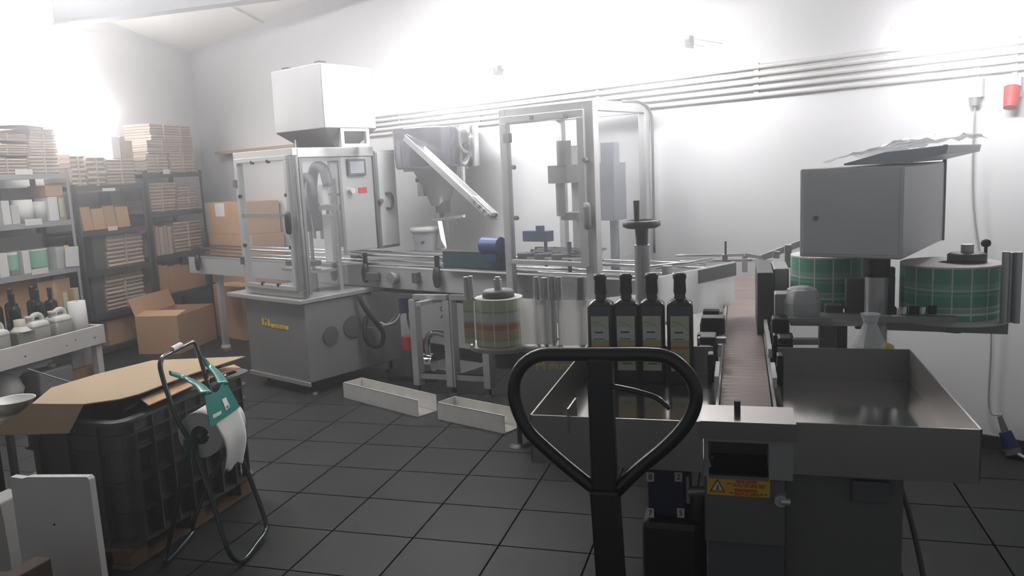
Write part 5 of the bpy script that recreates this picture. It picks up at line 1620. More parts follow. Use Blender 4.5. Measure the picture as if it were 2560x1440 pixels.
for k_ in range(5):
    a_ = 362 + k_ * 13
    y0 = 6.862 + 0.062 * k_
    solo('flat_carton', MB().box(RXF - 0.33, RXF - 0.045, y0, y0 + 0.05, 0.883, rx(a_, 566 + 2 * (k_ % 3)).z), M_CARDG2 if k_ % 2 else M_CARDG, f'flat carton standing on edge on the corner rack middle shelf, {("first", "second", "third", "fourth", "fifth")[k_]} from the dark rack', 'cardboard', 'cartons on edge, corner rack middle shelf')
for k_ in range(8):
    a_ = 372 + k_ * 19
    y0 = rx(a_, 680).y
    y0 = 6.865 + 0.098 * k_
    solo('flat_carton', MB().box(RXF - 0.36, RXF - 0.045 - 0.006 * (k_ % 2), y0, y0 + 0.094, 0.463, rx(a_, 668 + 2 * (k_ % 3) - k_).z), M_CARD, f'brown flat carton on edge on the corner rack low shelf, {("first", "second", "third", "fourth", "fifth", "sixth", "seventh", "eighth")[k_]} from the dark rack', 'cardboard', 'cartons on edge, corner rack low shelf')
# boxes on the floor near the corner
def open_carton(M, wx, wy, h, label, flaps):
    t_ = thing('open_carton', label, 'box', M)
    th = 0.005
    m_ = MB(M)
    m_.box(0, wx, 0, th, 0, h).box(0, wx, wy - th, wy, 0, h).box(0, th, th, wy - th, 0, h).box(wx - th, wx, th, wy - th, 0, h).box(th, wx - th, th, wy - th, 0, th)
    m_.build('carton_body', M_CARD, t_)
    for (p_, q_, up) in flaps:
        mm_ = MB(M)
        p_, q_, up = Vector(p_), Vector(q_), Vector(up)
        nn = (q_ - p_).cross(up).normalized() * 0.004
        mm_.add([p_, q_, q_ + up, p_ + up, p_ + nn, q_ + nn, q_ + up + nn, p_ + up + nn], [(0, 1, 2, 3), (7, 6, 5, 4), (0, 4, 5, 1), (1, 5, 6, 2), (2, 6, 7, 3), (3, 7, 4, 0)])
        mm_.build('flap', M_CARD, t_)
    return t_


f0, f1, f2 = atZ(374, 882, 0), atZ(452, 884, 0), atZ(543, 846, 0)
an = math.degrees(math.atan2((f2 - f1).y, (f2 - f1).x))
Mo = frame(f1.x, f1.y, 0, an)
wx_ = (f2 - f1).length
wy_ = 0.44
hO = MB and (Mo.inverted() @ atp(452, 786, f1, Mo.to_3x3() @ V(0, 1, 0))).z
open_carton(Mo, wx_, wy_, hO, 'big open brown carton on the floor in front of the corner rack', [
    ((0, wy_, hO), (wx_, wy_, hO), (0.0, 0.06, 0.17)),
    ((0, 0, hO), (0, wy_, hO), (0.17, 0.0, 0.03))])
g0, g1 = atX(497, 712, -5.35), atX(612, 855, -5.35)
t0_ = atZ(556, 844, 0)
MT = frame(t0_.x, t0_.y, 0, -22)
hT = (MT.inverted() @ atp(548, 714, t0_, MT.to_3x3() @ V(0, 1, 0))).z
solo('tall_carton', MB(MT).box(-0.12, 0.40, 0.02, 0.26, 0, hT), M_CARD, 'tall brown carton on the floor behind the open carton', 'box', None, 0.004)
# boxes stacked near the corner behind the conveyor end
kb0 = onwall(520, 510, 0.5)
BM = BW @ Matrix.Translation((onwall(522, 600, 0.42).x, -0.42, 0))
wS = onwall(606, 600, 0.42).x - onwall(522, 600, 0.42).x
zA = onwall(560, 585, 0.42).z
zB_ = onwall(560, 506, 0.42).z
solo('stacked_carton', MB(BM).box(0, wS + 0.25, 0.02, 0.38, 0, 0.5), M_CARD, 'brown carton on the floor against the panel wall, lowest of its stack', 'box', 'cartons stacked at the panel wall', 0.003)
solo('stacked_carton', MB(BM).box(0, wS + 0.2, 0.0, 0.38, 0.502, zA - 0.002), M_CARD, 'brown carton against the panel wall, middle of its stack', 'box', 'cartons stacked at the panel wall', 0.003)
tcrt = thing('stacked_carton', 'brown carton with a white paper on it, topmost of the stack at the panel wall', 'box', BM, 'cartons stacked at the panel wall')
MB(BM).box(-0.01, wS + 0.15, 0.0, 0.38, zA, zB_).build('carton_body', M_CARD, tcrt, 0.003)
q0, q1 = onwall(537, 512, 0.42).x - onwall(522, 600, 0.42).x, onwall(562, 540, 0.42).x - onwall(522, 600, 0.42).x
MB(BM).box(q0, q1, -0.003, 0.0, onwall(550, 541, 0.42).z, zB_ - 0.01).build('paper_sheet', M_PAPER, tcrt)
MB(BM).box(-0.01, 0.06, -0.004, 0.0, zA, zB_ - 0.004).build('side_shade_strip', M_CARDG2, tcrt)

# ------------------------------------------------------------------ white bench with cans and bottles
bt = thing('white_bench', 'low white painted bench with a deep board edge holding cans and bottles', 'bench', Matrix.Translation((-5.65, 4.6, 0)))
XF, XB, YB0, YB1 = -5.37, -5.92, 3.6, 5.375
MB().box(XF - 0.025, XF, YB0, YB1, 0.305, 0.465).build('front_board', M_WWOOD, bt, 0.004)
MB().box(XB, XF - 0.025, YB1 - 0.025, YB1, 0.305, 0.465).build('end_board', M_WWOOD, bt, 0.004)
MB().box(XB, XB + 0.025, YB0, YB1 - 0.025, 0.305, 0.465).build('back_board', M_WWOOD, bt, 0.004)
MB().box(XB + 0.025, XF - 0.025, YB0, YB1 - 0.025, 0.36, 0.378).build('bench_deck', M_WWOOD, bt)
for x, y in ((XF - 0.085, YB1 - 0.085), (XB + 0.025, YB1 - 0.085), (XF - 0.085, YB0 + 0.05)):
    MB().box(x, x + 0.06, y, y + 0.06, 0.0, 0.36).build('leg', M_WWOOD, bt, 0.003)
for px, py in ((63, 891), (167, 864), (189, 850), (237, 844)):
    k = atX(px, py, XF)
    MB().cyl((XF - 0.001, k.y, k.z), (XF + 0.002, k.y, k.z), 0.006, n=10).build('screw_hole', M_BLACK, bt)
DZ = 0.379


def jerry_can(c_, yaw, label, h=0.25, filled=True, capm=None, first_=[None]):
    M = Matrix.Translation(c_) @ Matrix.Rotation(math.radians(yaw), 4, 'Z')
    if first_[0] is not None:
        return dup(first_[0], M, label)
    t_ = thing('jerry_can', label, 'can', M, 'cans on the white bench')
    first_[0] = t_
    hx, hy = 0.075, 0.093
    def ring(sx_, sy_, z, n=24):
        out = []
        for k_ in range(n):
            a_ = 2 * PI * k_ / n
            ca, sa = math.cos(a_), math.sin(a_)
            out.append((sx_ * math.copysign(abs(ca) ** 0.35, ca), sy_ * math.copysign(abs(sa) ** 0.35, sa), z))
        return out
    def stack(levels, mtl, name, cap_bottom=True):
        m_ = MB(M)
        vs = []
        for (sx_, sy_, z) in levels:
            vs += ring(sx_, sy_, z)
        n = 24
        fs = []
        for L_ in range(len(levels) - 1):
            fs += [(L_ * n + k_, L_ * n + (k_ + 1) % n, (L_ + 1) * n + (k_ + 1) % n, (L_ + 1) * n + k_) for k_ in range(n)]
        fs.append(tuple(range(n - 1, -1, -1)))
        fs.append(tuple((len(levels) - 1) * n + k_ for k_ in range(n)))
        m_.add(vs, fs, True)
        return m_.build(name, mtl, t_)
    stack([(hx * 0.95, hy * 0.95, 0.0), (hx, hy, 0.012), (hx, hy, h * 0.66)], M_CANL, 'filled_body')
    stack([(hx, hy, h * 0.66), (hx, hy, h * 0.72), (hx * 0.92, hy * 0.93, h * 0.80), (hx * 0.6, hy * 0.72, h * 0.86)], M_CAN, 'shoulder')
    hm = MB(M)
    hm.tube(bez([(0, hy * 0.86, h * 0.74), (0, hy * 0.80, h * 0.92), (0, hy * 0.55, h * 1.02), (0, hy * 0.1, h * 1.03), (0, -hy * 0.2, h * 0.96), (0, -hy * 0.28, h * 0.84)], 5), 0.021, 12)
    hm.build('handle', M_CAN, t_)
    MB(M).lathe([(0.03, h * 0.80), (0.028, h * 0.95), (0.031, h * 0.955), (0.031, h * 1.04), (0.0, h * 1.05)], (0, -hy * 0.55, 0), 18).build('neck_cap', M_CAN, t_)
    return t_


def on_deck(px, py, x): return atX(px, py, x)


for (pl, pr, pt, x, lab) in ((110, 170, 775, -5.56, 'cloudy white can with dark filling on the bench, the one nearest the white paper roll'),
                             (54, 110, 786, -5.54, 'cloudy white can with dark filling on the bench, between two others'),
                             (-60, 12, 793, -5.52, 'cloudy white can on the bench, the one cut by the picture edge')):
    k0, k1 = atX(pl, pt, x), atX(pr, pt, x)
    jerry_can((x, (k0.y + k1.y) / 2, DZ), 4, lab)
# square flask with pale yellow neck, in front of the cans
k0, k1 = atX(27, 815, -5.47), atX(74, 815, -5.47)
kc = (k0.y + k1.y) / 2
hw_ = (k1.y - k0.y) / 2
fk = thing('square_flask', 'small square flask with pale yellow neck in front of the cans on the bench', 'flask', Matrix.Translation((-5.475, kc, DZ)))
zt_ = atX(50, 797, -5.47).z
MB().box(-5.475 - 0.06, -5.475 + 0.06, kc - hw_, kc + hw_, DZ, DZ + (zt_ - DZ) * 0.66).build('filled_body', M_CANL, fk, 0.012, 3)
MB().lathe([(hw_ * 0.95, DZ + (zt_ - DZ) * 0.64), (hw_ * 0.6, DZ + (zt_ - DZ) * 0.74), (hw_ * 0.5, DZ + (zt_ - DZ) * 0.78)], (-5.475, kc, 0), 16).build('shoulder', M_CAN, fk)
MB().lathe([(hw_ * 0.5, DZ + (zt_ - DZ) * 0.76), (hw_ * 0.5, zt_ - 0.006), (0, zt_)], (-5.475, kc, 0), 16).build('neck', M_LAB_O if False else mat('neck_pale_yellow', (0.62, 0.58, 0.42), 0.5), fk)
# dark unlabelled bottles behind
proto = None
for i, (px, pt, x, lab) in enumerate(((22, 720, -5.74, 'dark glass bottle on the bench, outermost, beside the picture edge'),
                                      (28, 733, -5.66, 'dark glass bottle with ribbed cap on the bench, in front of the outermost bottle'),
                                      (77, 716, -5.77, 'dark glass bottle on the bench, rear one of the middle pair'),
                                      (90, 722, -5.68, 'dark glass bottle on the bench, front one of the middle pair'),
                                      (122, 718, -5.70, 'dark glass bottle on the bench, nearest to the standing cardboard'),
                                      (-18, 728, -5.70, 'dark glass bottle on the bench, cut by the picture edge'))):
    k = atX(px, pt, x)
    M = Matrix.Translation((x, k.y, DZ)) @ Matrix.Rotation(math.radians(90 + 6 * (i % 3)), 4, 'Z') @ Matrix.Diagonal((1, 1, max(0.8, (k.z - DZ) / 0.298), 1))
    if proto is None:
        proto = thing('dark_bottle', lab, 'bottle', M, 'dark bottles on the white bench')
        bottle_parts(proto, M, False)
    else:
        dup(proto, M, lab)
# standing paper roll, cardboard and label strips at the end of the bench
k0, k1 = atX(178, 800, -5.52), atX(214, 800, -5.52)
zt_ = atX(190, 753, -5.52).z
r_ = (k1.y - k0.y) / 2
pr = thing('paper_roll', 'tall white paper roll standing at the end of the white bench', 'roll', Matrix.Translation((-5.52, (k0.y + k1.y) / 2, DZ)), 'paper rolls on the racks')
MB().lathe([(0.02, DZ), (r_, DZ), (r_ * 0.94, zt_), (0.02, zt_), (0.02, DZ)], (-5.52, (k0.y + k1.y) / 2, 0), 26).build('wound_paper', M_PAPER, pr)
MB().lathe([(0.021, DZ), (0.021, zt_ + 0.001), (0.016, zt_ + 0.001), (0.016, DZ)], (-5.52, (k0.y + k1.y) / 2, 0), 14).build('core', M_CARD, pr)
k0, k1 = atX(136, 720, -5.80), atX(162, 780, -5.80)
cb = thing('cardboard_sheet', 'brown cardboard standing on the bench with a pale yellow label strip', 'cardboard', Matrix.Translation((-5.8, k0.y, DZ)))
MB().box(-5.806, -5.794, k0.y - 0.02, min(k1.y, 5.335), DZ, atX(155, 702, -5.80).z).build('sheet', M_CARD, cb)
m0, m1 = atX(157, 732, -5.79), atX(172, 770, -5.79)
MB().box(-5.794, -5.791, m0.y, m1.y, m1.z, m0.z).build('label_strip', M_LAB_G, cb)
k0, k1 = atX(178, 722, -5.84), atX(199, 770, -5.84)
cb = thing('label_box', 'slim carton with yellow labels behind the standing paper roll', 'box', Matrix.Translation((-5.85, k0.y, DZ)))
MB().box(-5.88, -5.83, k0.y, k1.y, DZ, k0.z).build('carton_body', M_CARD, cb)
m0, m1 = atX(184, 719, -5.825), atX(199, 748, -5.825)
MB().box(-5.829, -5.826, m0.y, m1.y, m1.z, m0.z - 0.004).build('label_strip', M_LAB_G, cb)
# things under and beside the bench
k0, k1 = atZ(120, 958, 0), atZ(186, 950, 0)
t_ = thing('grey_canister', 'dark grey plastic canister on the floor under the white bench', 'canister', Matrix.Translation((-5.52, 4.75, 0)))
k0, k1 = atX(96, 920, -5.42), atX(184, 920, -5.42)
MB().box(-5.62, -5.42, k0.y, k1.y, 0.0, atX(140, 922, -5.42).z).build('canister_body', M_MGREY, t_, 0.02, 3)
k = atX(150, 903, -5.3)
MB().cyl((-5.52, (k0.y + k1.y) / 2 + 0.05, atX(140, 922, -5.42).z), (-5.52, (k0.y + k1.y) / 2 + 0.05, atX(140, 922, -5.42).z + 0.03), 0.03, n=14).build('cap', M_CAN, t_)
k0, k1 = atX(176, 900, -5.62), atX(233, 890, -5.62)
m_ = MB()
m_.box(-5.80, -5.60, k0.y, k1.y + 0.02, 0.10, 0.255)
solo('white_carton', m_, M_WPLA, 'white carton on the brown board below the bench', 'box', None, 0.003)
solo('brown_board', MB().box(-5.825, -5.56, k0.y - 0.05, k1.y + 0.04, 0.0, 0.098), M_CARD, 'flat brown carton on the floor beneath the white carton', 'box', None, 0.003)
k = atX(70, 925, -5.25)
MB_ = MB()
solo('steel_rod', MB().cyl(atX(68, 922, -5.33), V(-5.0, atZ(88, 975, 0).y, 0.006), 0.006, n=8), M_STEELD, 'thin grey rod leaning under the bench edge', 'rod')
k0 = atX(55, 915, -5.5)
solo('white_bag', MB().lathe([(0, 0.0), (0.10, 0.01), (0.13, 0.10), (0.09, 0.2), (0, 0.24)], (-5.6, atX(5, 910, -5.6).y, 0), 14), M_WPLA, 'crumpled white bag on the floor under the bench', 'bag')
# white basin and papers at the picture edge
kz = 0.72
kb = atZ(35, 1003, 0.70)
st = thing('side_stool', 'small grey stool carrying a white basin beside the crate', 'stool', Matrix.Translation((kb.x - 0.03, kb.y, 0)))
MB().box(kb.x - 0.20, kb.x + 0.02, kb.y - 0.17, kb.y + 0.12, 0.62, 0.645).build('seat', M_CARDG, st, 0.004)
for a_, b_ in ((-0.18, -0.15), (0.01, -0.15), (-0.18, 0.08), (0.01, 0.08)):
    MB().box(kb.x + a_, kb.x + a_ + 0.025, kb.y + b_, kb.y + b_ + 0.025, 0, 0.62).build('leg', M_DGREY, st)
bs = MB().lathe([(0.0, 0.648), (0.055, 0.648), (0.085, 0.70), (0.09, 0.702), (0.082, 0.697), (0.052, 0.653), (0.0, 0.653)], (kb.x - 0.03, kb.y + 0.02, 0), 28)
solo('white_basin', bs, M_WPLA, 'round white basin on the small stool at the picture edge', 'basin')

# ------------------------------------------------------------------ big crate on a pallet, with its cover
CX0, CX1, CY0, CY1, CZ0, CZ1 = -3.10, -2.50, 2.515, 3.43, 0.10, 0.652
pl = thing('wooden_pallet', 'worn brown wooden pallet under the dark plastic crate', 'pallet', Matrix.Translation(((CX0 + CX1) / 2, (CY0 + CY1) / 2, 0)))
for k_ in range(6):
    y = CY0 + 0.01 + (CY1 - CY0 - 0.11) * k_ / 5
    MB().box(CX0, CX1 - 0.045, y, y + 0.09, 0.08, 0.098).build('deck_board', M_WOOD, pl, 0.002)
for x in (CX0 + 0.02, (CX0 + CX1) / 2 - 0.05, CX1 - 0.15):
    MB().box(x, x + 0.10, CY0 + 0.02, CY1 - 0.02, 0.0, 0.018).build('bottom_board', M_WOOD, pl, 0.002)
    for y in (CY0 + 0.03, (CY0 + CY1) / 2 - 0.05, CY1 - 0.13):
        MB().box(x, x + 0.10, y, y + 0.10, 0.018, 0.08).build('block', M_WOOD, pl, 0.002)
cr = thing('bulk_crate', 'large dark grey plastic crate with ribbed and slotted walls', 'crate', Matrix.Translation(((CX0 + CX1) / 2, (CY0 + CY1) / 2, CZ0)))
R_ = 0.07


def rounded(x0, x1, y0, y1, r, n=6):
    out = []
    for cx, cy, a0 in ((x1 - r, y0 + r, -PI / 2), (x1 - r, y1 - r, 0), (x0 + r, y1 - r, PI / 2), (x0 + r, y0 + r, PI)):
        out += [(cx + r * math.cos(a0 + PI / 2 * k / n), cy + r * math.sin(a0 + PI / 2 * k / n)) for k in range(n + 1)]
    return out


def ringwall(m_, x0, x1, y0, y1, z0, z1, th, r):
    o_ = rounded(x0, x1, y0, y1, r)
    i_ = rounded(x0 + th, x1 - th, y0 + th, y1 - th, r - th * 0.5)
    n = len(o_)
    vs = [(*p, z0) for p in o_] + [(*p, z1) for p in o_] + [(*p, z0) for p in i_] + [(*p, z1) for p in i_]
    fs = []
    for k_ in range(n):
        j = (k_ + 1) % n
        fs += [(k_, j, n + j, n + k_), (2 * n + j, 2 * n + k_, 3 * n + k_, 3 * n + j), (n + k_, n + j, 3 * n + j, 3 * n + k_), (j, k_, 2 * n + k_, 2 * n + j)]
    m_.add(vs, fs)
    return m_


IN = 0.028
m = MB()
nb = 4
hB_ = (CZ1 - CZ0) / nb
for k_ in range(nb):      # the walls step in towards the foot, one band after another
    ins = IN + 0.010 * (nb - 1 - k_)
    ringwall(m, CX0 + ins, CX1 - ins, CY0 + ins, CY1 - ins, CZ0 + k_ * hB_, CZ0 + (k_ + 1) * hB_ - 0.001, 0.012, R_)
m.box(CX0 + 0.06, CX1 - 0.06, CY0 + 0.06, CY1 - 0.06, CZ0, CZ0 + 0.02)
m.build('crate_walls', M_CRATE, cr)
ringwall(MB(), 0, 1, 0, 1, 0, 1, 0.1, 0.2)
m = MB()
ringwall(m, CX0, CX1, CY0, CY1, CZ1 - 0.014, CZ1, 0.045, R_)
m.build('crate_rim', M_CRATE, cr)
for k_ in range(1, nb + 1):
    z = CZ1 - 0.014 - 0.052 if k_ == nb else CZ0 + k_ * hB_
    m = MB()
    ins = 0.012 + 0.006 * (nb - k_)
    ringwall(m, CX0 + ins, CX1 - ins, CY0 + ins, CY1 - ins, z - 0.008, z + 0.002, 0.03, R_)
    m.build('band_rib', M_CRATE, cr)
m = MB()
ringwall(m, CX0 + 0.02, CX1 - 0.02, CY0 + 0.02, CY1 - 0.02, CZ0, CZ0 + 0.014, 0.04, R_)
m.build('foot_rib', M_CRATE, cr)
nv = 7
for k_ in range(nv + 1):
    y = CY0 + R_ + 0.02 + (CY1 - CY0 - 2 * R_ - 0.05) * k_ / nv
    MB().box(CX1 - 0.055, CX1 - 0.010, y, y + 0.008, CZ0 + 0.01, CZ1 - 0.012).build('upright_rib', M_CRATE, cr)
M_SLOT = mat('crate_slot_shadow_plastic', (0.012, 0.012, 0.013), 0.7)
for b_ in range(nb):
    ins = IN + 0.010 * (nb - 1 - b_)
    for k_ in range(nv):
        y0 = CY0 + R_ + 0.02 + (CY1 - CY0 - 2 * R_ - 0.05) * k_ / nv + 0.014
        y1 = y0 + (CY1 - CY0 - 2 * R_ - 0.05) / nv - 0.02
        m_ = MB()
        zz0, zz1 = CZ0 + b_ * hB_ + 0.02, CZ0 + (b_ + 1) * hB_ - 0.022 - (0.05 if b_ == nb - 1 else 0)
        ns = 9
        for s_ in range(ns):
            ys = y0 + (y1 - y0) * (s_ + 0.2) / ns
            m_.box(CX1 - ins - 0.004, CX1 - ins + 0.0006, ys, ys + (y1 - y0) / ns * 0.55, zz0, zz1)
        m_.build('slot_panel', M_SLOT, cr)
for k_ in range(3):
    x = CX0 + 0.14 + k_ * 0.16
    MB().box(x, x + 0.008, CY0 + 0.010, CY0 + 0.05, CZ0 + 0.01, CZ1 - 0.012).build('upright_rib', M_CRATE, cr)
MB().box(CX1 - 0.13, CX1 - 0.10, CY0 + 0.026, CY0 + 0.030, 0.575, 0.59).build('moulded_mark', M_MGREY, cr)
# dark bottles standing in the crate, visible at its far corner
bp2 = None
for i, (px, py, lab) in enumerate(((607, 903, 'black bottle neck sticking out of the crate at its far corner'), (588, 912, 'shorter black bottle neck in the crate beside the one at the corner'))):
    M = Matrix.Translation((-2.635 - 0.085 * i, 3.33 - 0.02 * i, 0.722 - 0.02 * i - 0.298))
    if bp2 is None:
        bp2 = thing('dark_bottle', lab, 'bottle', M, 'dark bottles in the crate')
        bottle_parts(bp2, M, False)
    else:
        dup(bp2, M, lab)
solo('carton_tray', MB().box(CX0 + 0.10, CX1 - 0.10, CY0 + 0.10, CY1 - 0.10, 0.125, 0.38), M_CARDG2, 'brown carton lining filling the lower part of the dark crate', 'cardboard')
# black film bulging under the cover
rs2 = random.Random(11)
bmp = [[rs2.uniform(-0.012, 0.012) for _ in range(13)] for _ in range(13)]


def blackfilm(a, b):
    x = CX0 + 0.085 + a * (CX1 - CX0 - 0.16)
    y = CY0 + 0.075 + b * 0.60
    i, j = min(11, int(a * 12)), min(11, int(b * 12))
    fa, fb_ = a * 12 - i, b * 12 - j
    h = (bmp[i][j] * (1 - fa) + bmp[i + 1][j] * fa) * (1 - fb_) + (bmp[i][j + 1] * (1 - fa) + bmp[i + 1][j + 1] * fa) * fb_
    e_ = min(1, 6 * min(a, 1 - a, b, 1 - b))
    return V(x, y, 0.575 + 0.105 * e_ + h * e_)


solo('black_film', MB().sheet(blackfilm, 24, 24, 0.002), M_BLACK, 'crumpled black plastic film bulging from the crate under the cardboard cover', 'film')
# cardboard cover: a flat sheet with its near end folded down over the crate edge
cz = 0.732
A_ = [atZ(209, 1013, cz - 0.01), atZ(80, 1012, cz - 0.01), atZ(128, 972, cz), atZ(240, 938, cz), atZ(381, 903, cz + 0.012), atZ(614, 893, cz + 0.01), atZ(470, 940, cz - 0.006), atZ(345, 988, cz - 0.008), atZ(300, 1000, cz - 0.012)]
cc = thing('cardboard_cover', 'pale brown cardboard sheet lying over the crate with its end folded down', 'cardboard', Matrix.Translation((-2.5, 2.6, cz - 0.02)))
m = MB()
n = len(A_)
ctr = sum(A_, Vector()) / n
up = V(0, 0, 0.005)
m.add([p for p in A_] + [p + up for p in A_] + [ctr, ctr + up],
      [((i + 1) % n, i, 2 * n) for i in range(n)] + [(n + i, n + (i + 1) % n, 2 * n + 1) for i in range(n)] + [(i, (i + 1) % n, n + (i + 1) % n, n + i) for i in range(n)])
m.build('sheet', M_CARDL, cc)
dA, dB_ = A_[0], A_[1]
fn_ = (dB_ - dA).cross(V(0.0, -0.06, -0.10))
fA, fB = atp(172, 1084, dA, fn_), atp(-30, 1090, dA, fn_)
m = MB()
q_ = [dA, dB_, fB, fA]
th = V(0, -0.004, 0.003)
m.add(q_ + [p + th for p in q_], [(3, 2, 1, 0), (4, 5, 6, 7), (0, 1, 5, 4), (1, 2, 6, 5), (2, 3, 7, 6), (3, 0, 4, 7)])
m.build('folded_flap', M_CARDL, cc)
# second, torn brown piece sticking out on the far side
B_ = [atZ(352, 1000, 0.692), atZ(372, 1015, 0.686), atZ(440, 985, 0.686), atZ(520, 948, 0.69), atZ(602, 921, 0.692), atZ(585, 913, 0.696), atZ(470, 944, 0.698)]
m = MB()
n = len(B_)
ctr = sum(B_, Vector()) / n
up = V(0, 0, 0.004)
m.add([p for p in B_] + [p + up for p in B_] + [ctr, ctr + up],
      [((i + 1) % n, i, 2 * n) for i in range(n)] + [(n + i, n + (i + 1) % n, 2 * n + 1) for i in range(n)] + [(i, (i + 1) % n, n + (i + 1) % n, n + i) for i in range(n)])
solo('cardboard_strip', m, M_CARD, 'torn brown cardboard strip between the pale cover and the crate rim', 'cardboard')

# ------------------------------------------------------------------ floor stand with a paper roll in front of the crate
ws = thing('wiper_stand', 'dark tubular floor stand with a teal bracket in front of the crate', 'paper stand', Matrix.Translation((-2.33, 2.8, 0)))
# the front loop: handle, two long slanted legs and a foot bar; drawn on the plane the tubes lie in
fl0, fl1 = atZ(592, 1402, 0.034), atZ(664, 1328, 0.034)
fdir = (fl1 - fl0).normalized()
nrm = V(fdir.y, -fdir.x, 0)
pvt0 = atp(470, 1110, fl0 + V(-0.16, 0.0, 0), nrm)
side = fdir
# plane of the long loop leans back: passes through the foot bar and the handle top
hdl = atp(440, 868, fl0 + nrm * -0.30, nrm)
pn = fdir.cross(hdl - fl0).normalized()


def wp_(px, py): return atp(px, py, fl0, pn)


outer = [(470, 860), (420, 886), (403, 900), (404, 935), (440, 1040), (478, 1110), (500, 1165), (540, 1280), (568, 1370), (590, 1401), (612, 1398), (640, 1362), (664, 1328), (663, 1300), (640, 1235), (606, 1150), (560, 1060), (520, 960), (498, 885), (485, 857)]
pts = bez([wp_(x, y) for x, y in outer] + [wp_(470, 860)], 4)[:-1]
MB().tube(pts, 0.0105, 10, True).build('front_frame', M_GFRAME, ws)
# rear legs: inverted U behind, pivoted at the teal clamps
r0, r1 = atZ(404, 1402, 0.018) + V(0.026, 0, 0), atZ(470, 1330, 0.018) + V(0.026, 0, 0)
piv0, piv1 = wp_(472, 1112), wp_(606, 1062)
rear = [piv0 + V(0, 0, 0.02), r0 * 0.5 + piv0 * 0.5, r0 + V(0.01, 0, 0.05), r0, r1, r1 + V(0.01, 0, 0.05), r1 * 0.5 + wp_(604, 1062) * 0.5 - nrm * 0.03, wp_(604, 1062)]
MB().tube(bez(rear, 5), 0.0105, 10).build('rear_frame', M_GFRAME, ws)
MB().cyl(wp_(430, 880) + V(0, 0, 0.01), wp_(452, 868) + V(0, 0, 0.01), 0.013, n=10).build('handle_tag', M_PAPER, ws)
# teal bracket: two arms and a plate
pc = [(528, 958), (512, 985), (513, 1010), (524, 1068), (600, 1020), (565, 958), (552, 962), (551, 975), (540, 983)]
bz_off = nrm * 0.035


def bq(px, py): return atp(px, py, wp_(545, 1000) + nrm * 0.155, (nrm * 0.9 + V(0, 0, 0.35)).normalized())


pl_poly = [bq(510, 992), bq(516, 1020), bq(524, 1070), bq(598, 1018), bq(580, 985), bq(563, 956), bq(552, 962), bq(549, 974), bq(540, 982), bq(530, 982), bq(522, 977)]
m = MB()
n = len(pl_poly)
off = (nrm * 0.9 + V(0, 0, 0.35)).normalized() * 0.004
m.add(pl_poly + [p + off for p in pl_poly], [tuple(range(n - 1, -1, -1)), tuple(range(n, 2 * n))] + [(i, (i + 1) % n, n + (i + 1) % n, n + i) for i in range(n)])
tbk = m.build('teal_plate', M_TEAL, ws)
for pth in ([(516, 984), (490, 962), (458, 945), (424, 932)], [(558, 960), (540, 938), (520, 915), (499, 892)]):
    p_ = [bq(*pth[0]), (bq(*pth[1]) + wp_(*pth[1])) / 2 + nrm * 0.01, wp_(*pth[2]) + nrm * 0.008, wp_(*pth[3])]
    cpts = bez(p_, 5)
    m = MB()
    m.tube(cpts, [0.024 - 0.013 * k / len(cpts) for k in range(len(cpts))], 12, flat=0.3)
    m.build('teal_arm', M_TEAL, ws)
onp = lambda x, y: bq(x, y) + off * 1.3
def sticker(q4, name, mtl, parent):
    m_ = MB()
    P_ = [onp(*q) for q in q4]
    m_.add(P_ + [p + off * 0.2 for p in P_], [(3, 2, 1, 0), (4, 5, 6, 7), (0, 1, 5, 4), (1, 2, 6, 5), (2, 3, 7, 6), (3, 0, 4, 7)])
    return m_.build(name, mtl, parent)
sticker([(552, 1000), (562, 994), (572, 1018), (563, 1028)], 'white_sticker', M_PAPER, tbk)
sticker([(529, 1038), (550, 1028), (551, 1036), (530, 1048)], 'pale_lettering', M_LAB_W, tbk)
sticker([(562, 1017), (568, 1013), (570, 1019), (564, 1024)], 'sticker_print', M_SIGNRED, tbk)
for c_ in (wp_(476, 1112), wp_(596, 1060)):
    MB().cyl(c_ - side * 0.02, c_ + side * 0.03, 0.022, n=14).box(c_.x - 0.02, c_.x + 0.02, c_.y - 0.02, c_.y + 0.02, c_.z - 0.05, c_.z + 0.03).build('teal_clamp', mat('teal_clamp_dark', (0.004, 0.06, 0.045), 0.4), ws, 0.004)
# the paper roll hangs between the tubes on an axle along the foot bar direction
rcen = atp(498, 1090, wp_(500, 1090) + nrm * 0.02, nrm) if False else wp_(500, 1090) + nrm * 0.03
ax_ = fdir
faceL = atp(499, 1090, pvt0, ax_) if False else None
pr = thing('paper_roll', 'big white paper roll hanging in the dark tubular stand with a loose end', 'roll', Matrix.Translation(wp_(500, 1088)))
cL = atp(500, 1088, wp_(500, 1088) - fdir * 0.062, fdir)
cR = cL + ax_ * 0.215
RO, RI = 0.098, 0.040
uu = V(0, 0, 1)
vv = ax_.cross(uu).normalized()


def rp_(c_, r, a): return c_ + uu * (r * math.cos(a)) + vv * (r * math.sin(a))


N = 40
m = MB()
vs = [rp_(c_, r, 2 * PI * k / N) for c_, r in ((cL, RO), (cR, RO), (cR, RI), (cL, RI)) for k in range(N)]
for L_ in range(4):
    L2 = (L_ + 1) % 4
    sm_ = L_ in (0, 2)
    m.add(vs, [], False)
    m.f += [(len(m.v) - len(vs) + L_ * N + k, len(m.v) - len(vs) + L_ * N + (k + 1) % N, len(m.v) - len(vs) + L2 * N + (k + 1) % N, len(m.v) - len(vs) + L2 * N + k) for k in range(N)]
    m.mi += [1 if L_ in (1, 3) else (0 if L_ == 0 else 2)] * N
    m.sm += [sm_] * N
m.build('wound_paper', [M_PAPER, M_CORE, M_BLACK], pr)
MB().cyl(cL - ax_ * 0.008, cR + ax_ * 0.008, 0.012, n=12).build('axle', M_DGREY, pr)
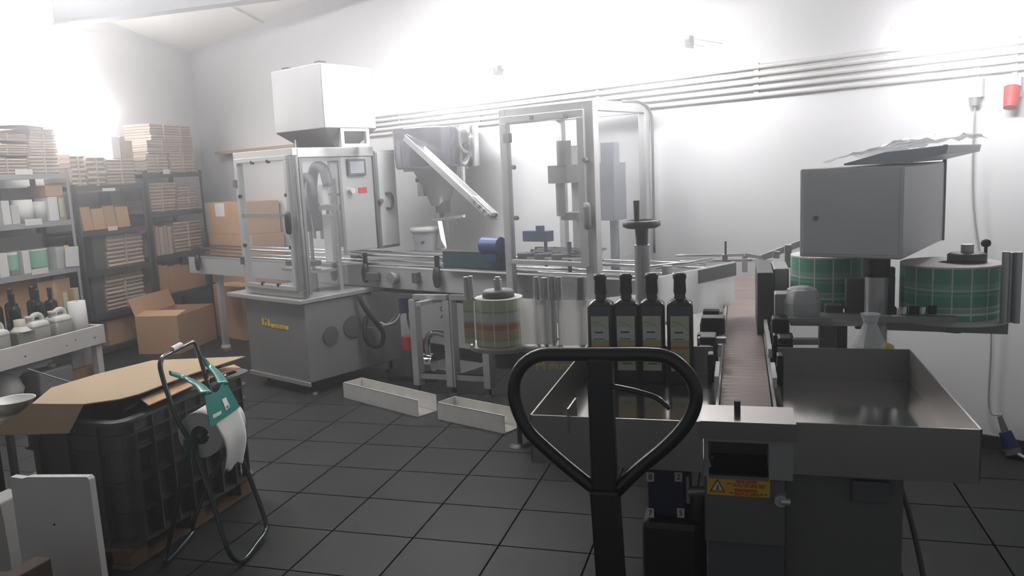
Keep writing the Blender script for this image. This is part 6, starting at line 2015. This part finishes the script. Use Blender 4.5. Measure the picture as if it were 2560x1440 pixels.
# loose end hanging from the teal plate's lower edge
e0, e1 = bq(541, 1062), bq(597, 1020)
l0, l1 = atp(556, 1188, e0, nrm), atp(603, 1158, e1, nrm)


def looseend(a, b):
    top_ = e0 + (e1 - e0) * a - nrm * 0.004
    bot_ = l0 + (l1 - l0) * a
    p_ = top_ + (bot_ - top_) * b
    ed = 0.012 * math.sin(a * 11) * b * (1 if b > 0.9 else 0.3)
    return p_ + nrm * (0.018 * math.sin(b * PI * 1.1) + 0.006 * math.sin(a * 7 + b * 2) * b) + V(0, 0, ed) + fdir * (0.022 * math.sin(b * 2.6))


MB().sheet(looseend, 14, 22, 0.0012).build('loose_end', M_PAPER, pr)

# ------------------------------------------------------------------ white panel and brown carton at the near edge
PYn = 1.78
w0, w1 = atY(24, 1192, PYn), atY(222, 1193, PYn)
m = MB()
pr_ = [(w0.x, 0), (w1.x + 0.006, 0), (w1.x, w1.z - 0.008), (w1.x - 0.008, w1.z), (w0.x + 0.07, w0.z + 0.004), (w0.x + 0.05, w0.z - 0.002), (w0.x, w0.z)]
m.prism(pr_, 'y', PYn, PYn + 0.022)
wpn = thing('painted_board_sheet', 'scuffed white painted board standing upright before the crate', 'board', Matrix.Translation(((w0.x + w1.x) / 2, PYn, 0)))
m.build('board_face', M_WWOOD, wpn, 0.003)
k = atY(136, 1311, PYn)
MB().cyl((k.x, PYn - 0.002, k.z), (k.x, PYn + 0.001, k.z), 0.0035, n=8).build('screw_hole', M_BLACK, wpn)
k0, k1 = atY(-20, 1405, 1.55), atY(126, 1396, 1.55)
m = MB()
m.prism([(k0.x - 0.1, 0.0), (k1.x, 0.0), (k1.x, k1.z), (k1.x - 0.05, k1.z + 0.001), (k0.x + 0.06, k0.z - 0.02), (k0.x - 0.1, k0.z - 0.04)], 'y', 1.30, 1.55)
solo('low_carton', m, mat('carton_dark_brown', (0.07, 0.045, 0.032), 0.85), 'dark brown carton on the floor in front of the white panel', 'box', None, 0.004)
k0, k1 = atY(-20, 1256, 1.9), atY(22, 1385, 1.9)
solo('cloth_pile', MB().prism([(k0.x - 0.05, 0), (k1.x - 0.012, 0), (k1.x + 0.004, k1.z), (k1.x, (k0.z + k1.z) / 2 + 0.02), (k1.x - 0.006, k0.z), (k0.x - 0.05, k0.z + 0.004)], 'y', 1.9, 2.0), M_CORE, 'pale folded cloth pile beside the white panel at the picture edge', 'cloth', None, 0.006)
